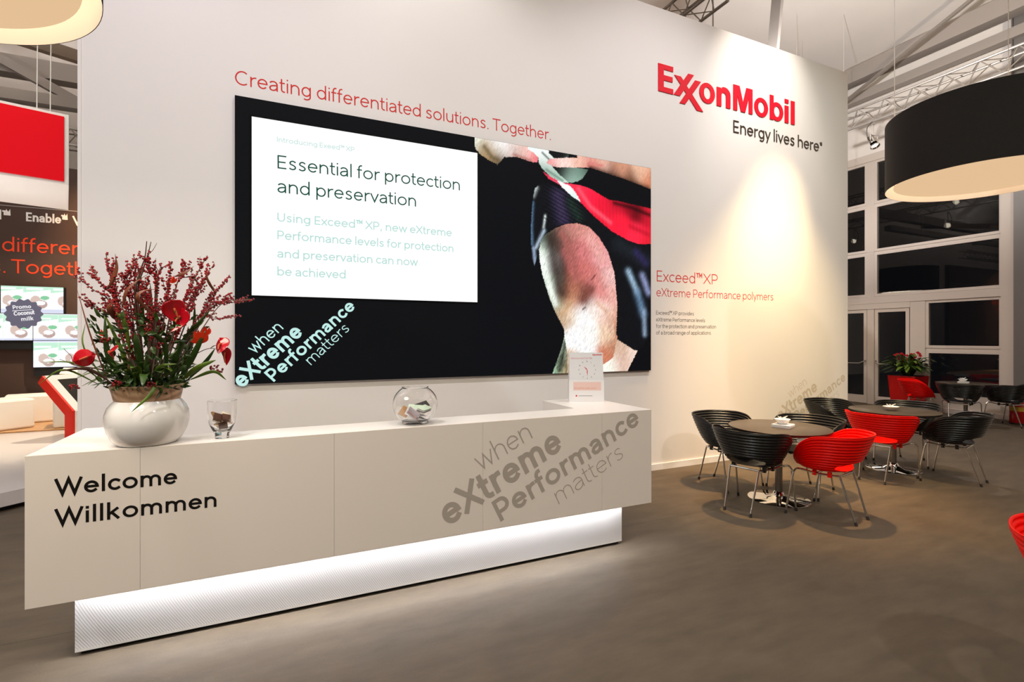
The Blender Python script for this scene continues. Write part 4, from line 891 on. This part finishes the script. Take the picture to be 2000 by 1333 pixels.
g1, g2, g3 = 'chairs at the front cafe table', 'chairs at the middle cafe table', 'chairs at the cafe table by the windows'
blk = make_chair('black ribbed tub chair nearest the reception desk, its back to the viewer', M_black, (4.07, 3.41, 0), face(.49, .10), g1)
dup_chair(blk, 'black ribbed tub chair standing against the white wall, facing the front table', (4.49, 4.11, 0), face(.03, -.5), g1)
dup_chair(blk, 'black ribbed tub chair behind the front table, between it and the middle table', (5.08, 3.57, 0), face(-.55, -.02), g1)
red = make_chair('red ribbed tub chair at the front table, its back towards the viewer', M_red, (4.565, 2.985, 0), face(-.10, .51), g1)
dup_chair(red, 'red ribbed tub chair with an orange-lit seat at the middle table', (6.27, 3.50, 0), face(.5, .08), g2)
dup_chair(blk, 'black tub chair seen from behind on the right side of the middle table', (6.975, 3.13, 0), face(-.11, .54), g2)
dup_chair(blk, 'black ribbed tub chair behind the middle table, facing the viewer', (7.43, 3.85, 0), face(-.565, -.135), g2)
dup_chair(blk, 'black tub chair at the end of the white wall beside the middle table', (6.80, 4.40, 0), face(.02, -.5), g2)
dup_chair(red, 'red tub chair in front of the red planter at the window table', (11.72, 5.86, 0), face(.5, -.87), g3)
dup_chair(blk, 'black tub chair directly in front of the window table, seen from behind', (11.45, 5.05, 0), face(.9, .28), g3)
dup_chair(blk, 'black tub chair at the right edge of the picture near the window table', (12.15, 4.62, 0), face(.1, .7), g3)
dup_chair(red, 'red tub chair cut off by the picture edge in the right foreground', (3.183, .852, 0), face(.342, -.94), 'chairs in the right foreground')

# ------------------------------------------------------------------ cafe tables
def make_table(label, loc, group='round cafe tables'):
    t = thing('cafe_table', label, 'table', loc, 0, group)
    MB().lathe([(0, .702), (.455, .702), (.463, .706), (.465, .7245)], 72).build('table_edge', M_tedge, t, smooth=True)
    MB().lathe([(.465, .7246), (.462, .7265), (0, .7265)], 72).build('tabletop', M_table, t, smooth=True)
    MB().lathe([(.034, .05), (.034, .69), (.11, .692), (.11, .702)], 28).build('column', mat('brushed_column', '8b857e', .25, .9), t, smooth=True)
    MB().lathe([(.285, 0), (.285, .006), (.28, .009), (.12, .020), (.06, .045), (.045, .075), (.035, .08)], 64, cap0=True).build('base', M_chrome, t, smooth=True)
    return t
t1 = make_table('round dark table in front of the white wall, nearest the reception desk', (4.545, 3.49, 0))
t2 = copy_tree(t1); t2.location = (6.87, 3.70, 0); t2['label'] = 'round dark table in the middle row with a lone white bowl on it'
t3 = copy_tree(t1); t3.location = (12.28, 5.32, 0); t3['label'] = 'round black table farthest back beside the windows'
def bowl(label, loc, r=.075):
    t = thing('sugar_bowl', label, 'bowl', loc, 0, 'sugar bowls on the cafe tables')
    MB().lathe([(0, 0), (.035, 0), (.045, .006), (r, .048), (r - .004, .049), (.04, .012), (0, .008)], 32).build('dish', M_porc, t, smooth=True)
    for i in range(4):
        a = i * 1.7; o = MB().box(-.03, .03, -.006, .006, -.002, .002).build('sugar_stick', M_paper, t)
        o.location = (.02 * math.cos(a), .02 * math.sin(a), .05 + .006 * i); o.rotation_euler = (.5 * math.sin(a), -.5, a)
    return t
def napkins(label, loc, rz):
    t = thing('napkin_stack', label, 'napkins', loc, rz, 'napkin stacks on the cafe tables')
    mb = MB()
    for i in range(9):
        d = .002 * math.sin(i * 2.3); mb.box(-.082 + d, .082 + d, -.082 - d, .082 - d, i * .0032, i * .0032 + .0028)
    mb.build('napkins', M_paper, t); return t
napkins('stack of white napkins under the bowl on the front table', (4.57, 3.46, .7266), .35); bowl('white bowl of sugar sticks standing on napkins on the front table', (4.57, 3.47, .7562))
bowl('white bowl of sugar sachets alone on the middle table', (6.82, 3.70, .7267), .085)
napkins('stack of white napkins on the table beside the windows', (12.22, 5.33, .7266), .3); bowl('white bowl on the napkins at the table beside the windows', (12.22, 5.34, .7562))

# ------------------------------------------------------------------ drum lamps
def drum(label, loc, r, h, watt, group='large drum pendant lamps', a0=2.2, top=5.2):
    t = thing('drum_lamp', label, 'lamp', loc, 0, group)
    MB().lathe([(r - .002, 0), (r, 0), (r, h), (r - .002, h)], 96).build('shade', M_drum, t, smooth=True)
    MB().lathe([(r - .0025, .0005), (r - .0035, h)], 96).build('inner_lining', mat('cream_lining', 'e4d2bc', .7, emit='f0cfa8', estr=.45), t, smooth=True)  # emission stands in for the bulb's light on the lining
    MB().lathe([(r * .905, .035), (0, .035)], 96).build('diffuser', emat('lamp_diffuser', 'e4bf95', 1.0), t)
    mb = MB()
    for k in range(3):
        a = 2 * PI * k / 3; mb.tube([(r * .9 * math.cos(a + a0), r * .9 * math.sin(a + a0), .04), (r * .9 * math.cos(a + a0), r * .9 * math.sin(a + a0), h + top)], .0035, 5)
    mb.build('suspension', mat('white_cable', 'd8d2ca', .6), t)
    l = bpy.data.lights.new('drum_glow', 'AREA'); l.shape = 'DISK'; l.size = 1.1; l.energy = watt; l.color = (1, .86, .70)
    o = bpy.data.objects.new('drum_glow', l); C.objects.link(o); o.location = Vector(loc) + Vector((0, 0, -.004))
    l = bpy.data.lights.new('drum_bulb', 'POINT'); l.energy = 1; l.color = (1, .8, .58); l.shadow_soft_size = .1
    o = bpy.data.objects.new('drum_bulb', l); C.objects.link(o); o.location = Vector(loc) + Vector((0, 0, .3))
    return t
drum('big charcoal drum pendant lamp hanging at the right, its outer shade in view', (5.25, 2.16, 2.91), .65, .58, 8)
drum('big drum pendant lamp seen from below at the left, its cream underside in view', (-1.26, 2.29, 2.90), .65, .58, 38)

drum('drum pendant lamp behind the white partition, seen only mirrored in the window', (11.27, 7.75, 2.82), .65, .62, 25, a0=PI / 3, top=5.5)

# ------------------------------------------------------------------ planter and extinguisher by the windows
pl = thing('planter', 'tall red planter of anthuriums standing beside the glass doors', 'plant', (12.62, 6.5, 0))
MB().prism([(-.27, -.27), (.27, -.27), (.27, .27), (-.27, .27)], lambda x, y: (x * .8, y * .8, 0.001), lambda x, y: (x, y, .78)).build('planter_box', mat('red_gloss_planter', 'b3120f', .3), pl)
MB().box(-.25, .25, -.25, .25, .74, .785).build('soil', mat('dark_soil', '1a120c', .9), pl)
r2 = random.Random(5)
for i in range(78):
    a = r2.uniform(0, 2 * PI); d = Vector((math.cos(a), math.sin(a), 0)); L = r2.uniform(.06, .36); h = r2.uniform(.10, .46) * (1.15 - L)
    p0 = Vector((0, 0, .78)) + d * .08; p2 = p0 + d * L + Vector((0, 0, h)); md_ = p0.lerp(p2, .55) + Vector((0, 0, .1))
    blade('leaf', [p0, md_, p2, p2 + d * .12 - Vector((0, 0, .05))], .05, r2.choice((M_leaf, M_leaf, M_leaf2)), parent=pl, face=Vector((0, 0, 1)), seg=4)
for i in range(15):
    a = r2.uniform(0, 2 * PI); d = Vector((math.cos(a), math.sin(a), 0)); p = Vector((0, 0, 1.12 + r2.uniform(-.12, .16))) + d * r2.uniform(.05, .36)
    mb = MB(); mb.add([p + Vector(q) for q in ((0, 0, 0), (.035, -.03, .02), (.015, .0, .06), (-.02, .035, .035), (-.03, -.02, .015))], [(0, 1, 2), (0, 2, 3), (0, 3, 4)])
    mb.tube([Vector((0, 0, .8)), p], .004, 5); mb.build('red_bloom', M_spathe, pl)
ex = thing('fire_extinguisher', 'red fire extinguisher with a yellow label standing at the foot of the steel column', 'extinguisher', (12.6, 4.62, 0))
MB().lathe([(0, .001), (.155, .001), (.16, .02), (.16, .33), (.09, .39), (.04, .42), (.03, .45), (0, .45)], 32).build('cylinder', mat('extinguisher_red', 'b50f14', .25), ex, smooth=True)
MB().lathe([(.1605, .25), (.1605, .33)], 32).build('yellow_label', mat('yellow_label', 'd8b03a', .5), ex, smooth=True)
MB().lathe([(.157, .0), (.162, .002), (.162, .03)], 32).build('foot_ring', M_rubber, ex, smooth=True)
MB().box(-.02, .1, -.015, .015, .45, .50).tube([(.02, 0, .47), (.12, .05, .45), (.135, .06, .3), (.13, .07, .15)], .01, 6).build('valve_and_hose', M_rubber, ex)

# ------------------------------------------------------------------ booth at the back left
YB = 11.5
struct('wall_far', MB().box(-9.0, 1.0, YB, YB + .15, 0, 4.65), M_booth)
MB().box(-9.0, 1.0, YB - .006, YB - .0005, 3.885, 3.9).build('trim_11', mat('grey_trim_line', '8a817c', .5))['kind'] = 'structure'
M_ored = mat('orange_red_vinyl', 'f0441c', .5)
bl = thing('booth_lettering', 'row of bold pale product names along the top of the dark booth wall', 'lettering', (0, YB - .004, 0)); M_pv = mat('pale_vinyl', 'e5ded8', .5)
for t, x, w in (('Exceed\u2122', -4.98, .74), ('Enable\u2122', -4.03, .56), ('Vistamaxx\u2122', -3.40, 1.15)):
    write(MB(), t, x, 3.648, .112, 0, .24, w).build('product_name', M_pv, bl)
for words, z, x1, lb in ((('Creating', 'differentiated'), 3.108, -4.345, 'upper line of large orange-red slogan lettering on the dark booth wall'), (('solutions.', 'Together.'), 2.735, -4.230, 'lower line of large orange-red slogan lettering on the dark booth wall')):
    bt = thing('booth_lettering', lb, 'lettering', (0, YB - .004, 0)); wd2 = [layout(t, .15)[1] * .172 * .92 for t in words]
    write(MB(), words[0], x1 - .17 - wd2[0] if z > 3 else x1 - .075 - wd2[0], z, .172, 0, .15, wd2[0]).build('slogan_word', M_ored, bt)
    write(MB(), words[1], x1, z, .172, 0, .15, wd2[1]).build('slogan_word', M_ored, bt)
pf = [(-7.2, 1.5), (-2.36, 6.2), (1.2, 9.66), (1.2, 11.49), (-9.0, 11.49), (-9.0, 1.5)]
o = MB().prism(pf, lambda x, y: (x, y, .05), lambda x, y: (x, y, .18)).build('floor_raised', M_gloss); o['kind'] = 'structure'
o = MB().prism([(x + (.08 if x < -8 else -.07), y + (.07 if y < 9.7 and x < 1.3 else 0)) for x, y in pf], lambda x, y: (x, y, .0005), lambda x, y: (x, y, .0495)).build('trim_12', M_rubber); o['kind'] = 'structure'
struct('trim_13', MB().box(-9.0, 1.2, 10.05, 11.49, .1805, .20), M_wood)
def paint_cartons(x0, x1, z0, z1, px, pz, ox, oz):
    def f(X, Z):
        c = np.empty(X.shape + (3,)); c[:] = lin('fbfbfb')
        u = ((X - ox) / px) % 1.0; w = ((Z - oz) / pz) % 1.0
        c[(w < .13)] = lin('d2d6ea'); g = (w > .66) & (w < .98); band = g & (w > .70 + .12 * u)
        c[band] = lin('bfe8cf'); c[(w > .80) & (w < .87) & (u > .12) & (u < .75) & band] = lin('eefaf2')
        e1 = ((u - .66) / .24) ** 2 + ((w - .30) / .15) ** 2 < 1; c[e1] = lin('b99f98')
        e3 = ((u - .46) / .19) ** 2 + ((w - .43) / .17) ** 2 < 1; c[e3] = lin('d3bcb2')
        e2 = ((u - .64) / .18) ** 2 + ((w - .345) / .08) ** 2 < 1; c[e2] = lin('f8f4f5')
        lf = ((u - .80) / .17) ** 2 + ((w - .53) / .07) ** 2 < 1; c[lf] = lin('86c79a')
        c[(u < .02)] = lin('e0efe6')
        return c * 1.12
    return f
def video_tile(label, x0, x1, z0, z1, ox, oz, under_shade=False):
    t = thing('display_screen', label, 'screen', (0, YB, 0), 0, 'carton display screens on the booth wall')
    MB().box(x0 - .003, x1 + .003, -.12, -.001, z0 - .003, z1 + .003).build('screen_body', mat('screen_casing', '111013', .5), t)
    picture_mesh('picture', x0, x1, z0, z1, .009, paint_cartons(x0, x1, z0, z1, .365, .495, ox, oz), -.1215, t, M_pic)
    if under_shade: MB().box(x0, x1, -.10, -.001, z0 - .155, z0 - .004).build('under_shade_box', mat('black_under_shade', '0c0b0d', .6), t)  # black box put in for the shade below the protruding screen
    return t
video_tile('topmost bright carton screen on the dark booth wall', -4.32, -3.49, 2.045, 2.505, -4.40, 2.05)
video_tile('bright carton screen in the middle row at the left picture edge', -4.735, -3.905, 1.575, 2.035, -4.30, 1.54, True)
video_tile('bright carton screen in the middle row against the white partition', -3.897, -3.07, 1.575, 2.035, -3.93, 1.54)
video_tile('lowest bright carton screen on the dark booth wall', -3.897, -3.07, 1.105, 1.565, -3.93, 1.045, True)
bd = thing('badge_graphic', 'round scalloped grey badge shown across the carton screens', 'badge', (-4.02, YB - .125, 2.03))
pts = [(.245 + .016 * math.cos(14 * a)) for a in [2 * PI * k / 112 for k in range(112)]]
MB().prism([(r * math.cos(2 * PI * k / 112), r * math.sin(2 * PI * k / 112)) for k, r in enumerate(pts)], lambda x, z: (x, 0, z), lambda x, z: (x, -.004, z)).build('badge', emat('badge_grey', '6b6777', 1), bd)
mb = MB(); write(mb, 'Promo', -.14, .075, .048, -.0045, .26, .24, 6); write(mb, 'Coconut', -.125, -.035, .052, -.0045, .26, .27, 7); write(mb, 'milk', -.03, -.125, .048, -.0045, .26, .16, 7)
mb.add([(-.15, -.006, .043), (.12, -.006, .07), (.12, -.006, .08), (-.15, -.006, .053)], [(0, 1, 2, 3)])
mb.build('badge_lettering', emat('badge_white', 'f4f1f4', 1), bd)
def kiosk(label, loc, rz, group='touchscreen kiosks in the booth'):
    """local +X = towards the reader, width along +Y"""
    t = thing('touch_kiosk', label, 'kiosk', loc, rz, group)
    W = .95
    outer = [(-.30, .90), (.23, .42), (.23, 0), (.09, 0), (.09, .36), (-.38, .80)]
    MB().prism(outer, lambda x, z: (x, 0, z), lambda x, z: (x, .03, z)).build('side_panel', mat('red_kiosk_side', 'e0230f', .4), t)
    MB().prism(outer, lambda x, z: (x, .0305, z), lambda x, z: (x, W, z)).build('body', M_seat, t)
    d = Vector((.53, 0, -.48)).normalized(); n = Vector((.48, 0, .53)).normalized(); o = Vector((-.30, 0, .90))
    def q(u, y, e): p = o + d * u + n * e; return (p.x, y, p.z)
    def slab(u0, u1, y0, y1, e0, e1, name, m):
        v = [q(u, y, e) for e in (e0, e1) for y in (y0, y1) for u in (u0, u1)]
        return MB().add(v, [(0, 1, 3, 2), (4, 6, 7, 5), (0, 4, 5, 1), (2, 3, 7, 6), (0, 2, 6, 4), (1, 5, 7, 3)]).build(name, m, t)
    slab(.005, .70, .032, W - .002, .0005, .006, 'lit_frame', emat('warm_white_glow', 'fff2d8', 1.0)); slab(.10, .60, .14, W - .11, .0062, .010, 'touch_screen', mat('dark_touch_screen', '2c2926', .15))
    return t
k1 = kiosk('red-sided touchscreen kiosk with a glowing white frame, half hidden by the white partition', (-2.82, 9.05, .1805), math.atan2(-.58, .81))
k2 = copy_tree(k1); k2.location = (-2.45, 10.95, .2005); k2.rotation_euler = (0, 0, math.atan2(.86, .5)); k2['label'] = 'second touchscreen kiosk farther back, only its pale back in view'
def cube_seat(label, x, y, rz, sx=.6, sy=.6, h=.42, z=.2005):
    t = MB().box(-sx / 2, sx / 2, -sy / 2, sy / 2, 0, h).build('cube_seat', M_seat, None, bevel=.03); t.location = (x, y, z); t.rotation_euler = (0, 0, rz)
    return tag(t, label, 'seat', 'white cube seats in the booth')
cube_seat('white cube seat at the left picture edge, nearest of the cube seats', -4.02, 10.42, .75, .72, .60, .46)
cube_seat('white cube seat behind the nearest cube seat by the dark booth wall', -3.84, 11.17, .3, .66, .48, .46)
cube_seat('white cube seat beside the red-sided kiosk', -2.98, 10.42, .2, .62, .5, .46)
hs = thing('hanging_sign', 'red square sign box with white edges hanging at the upper left', 'sign', (-2.40, 8.0, 3.52), math.atan2(.292, .956))
MB().box(-2.1, 0, 0, 1.65, 0, .87).build('sign_box', mat('white_sign_box', 'e8e0d8', .5), hs, bevel=.004)
MB().box(-2.06, -.045, -.012, -.0005, .035, .835).build('red_face', mat('red_sign_face', 'd00614', .6, spec=.1, emit='e01220', estr=.25), hs)
mb = MB().tube([(-.3, .3, .87), (-.28, .3, 3.6)], .006).tube([(-.18, .5, .87), (-.16, .5, 3.6)], .006); mb.build('suspension_wire', mat('pale_wire', 'cfc7c0', .5), hs)
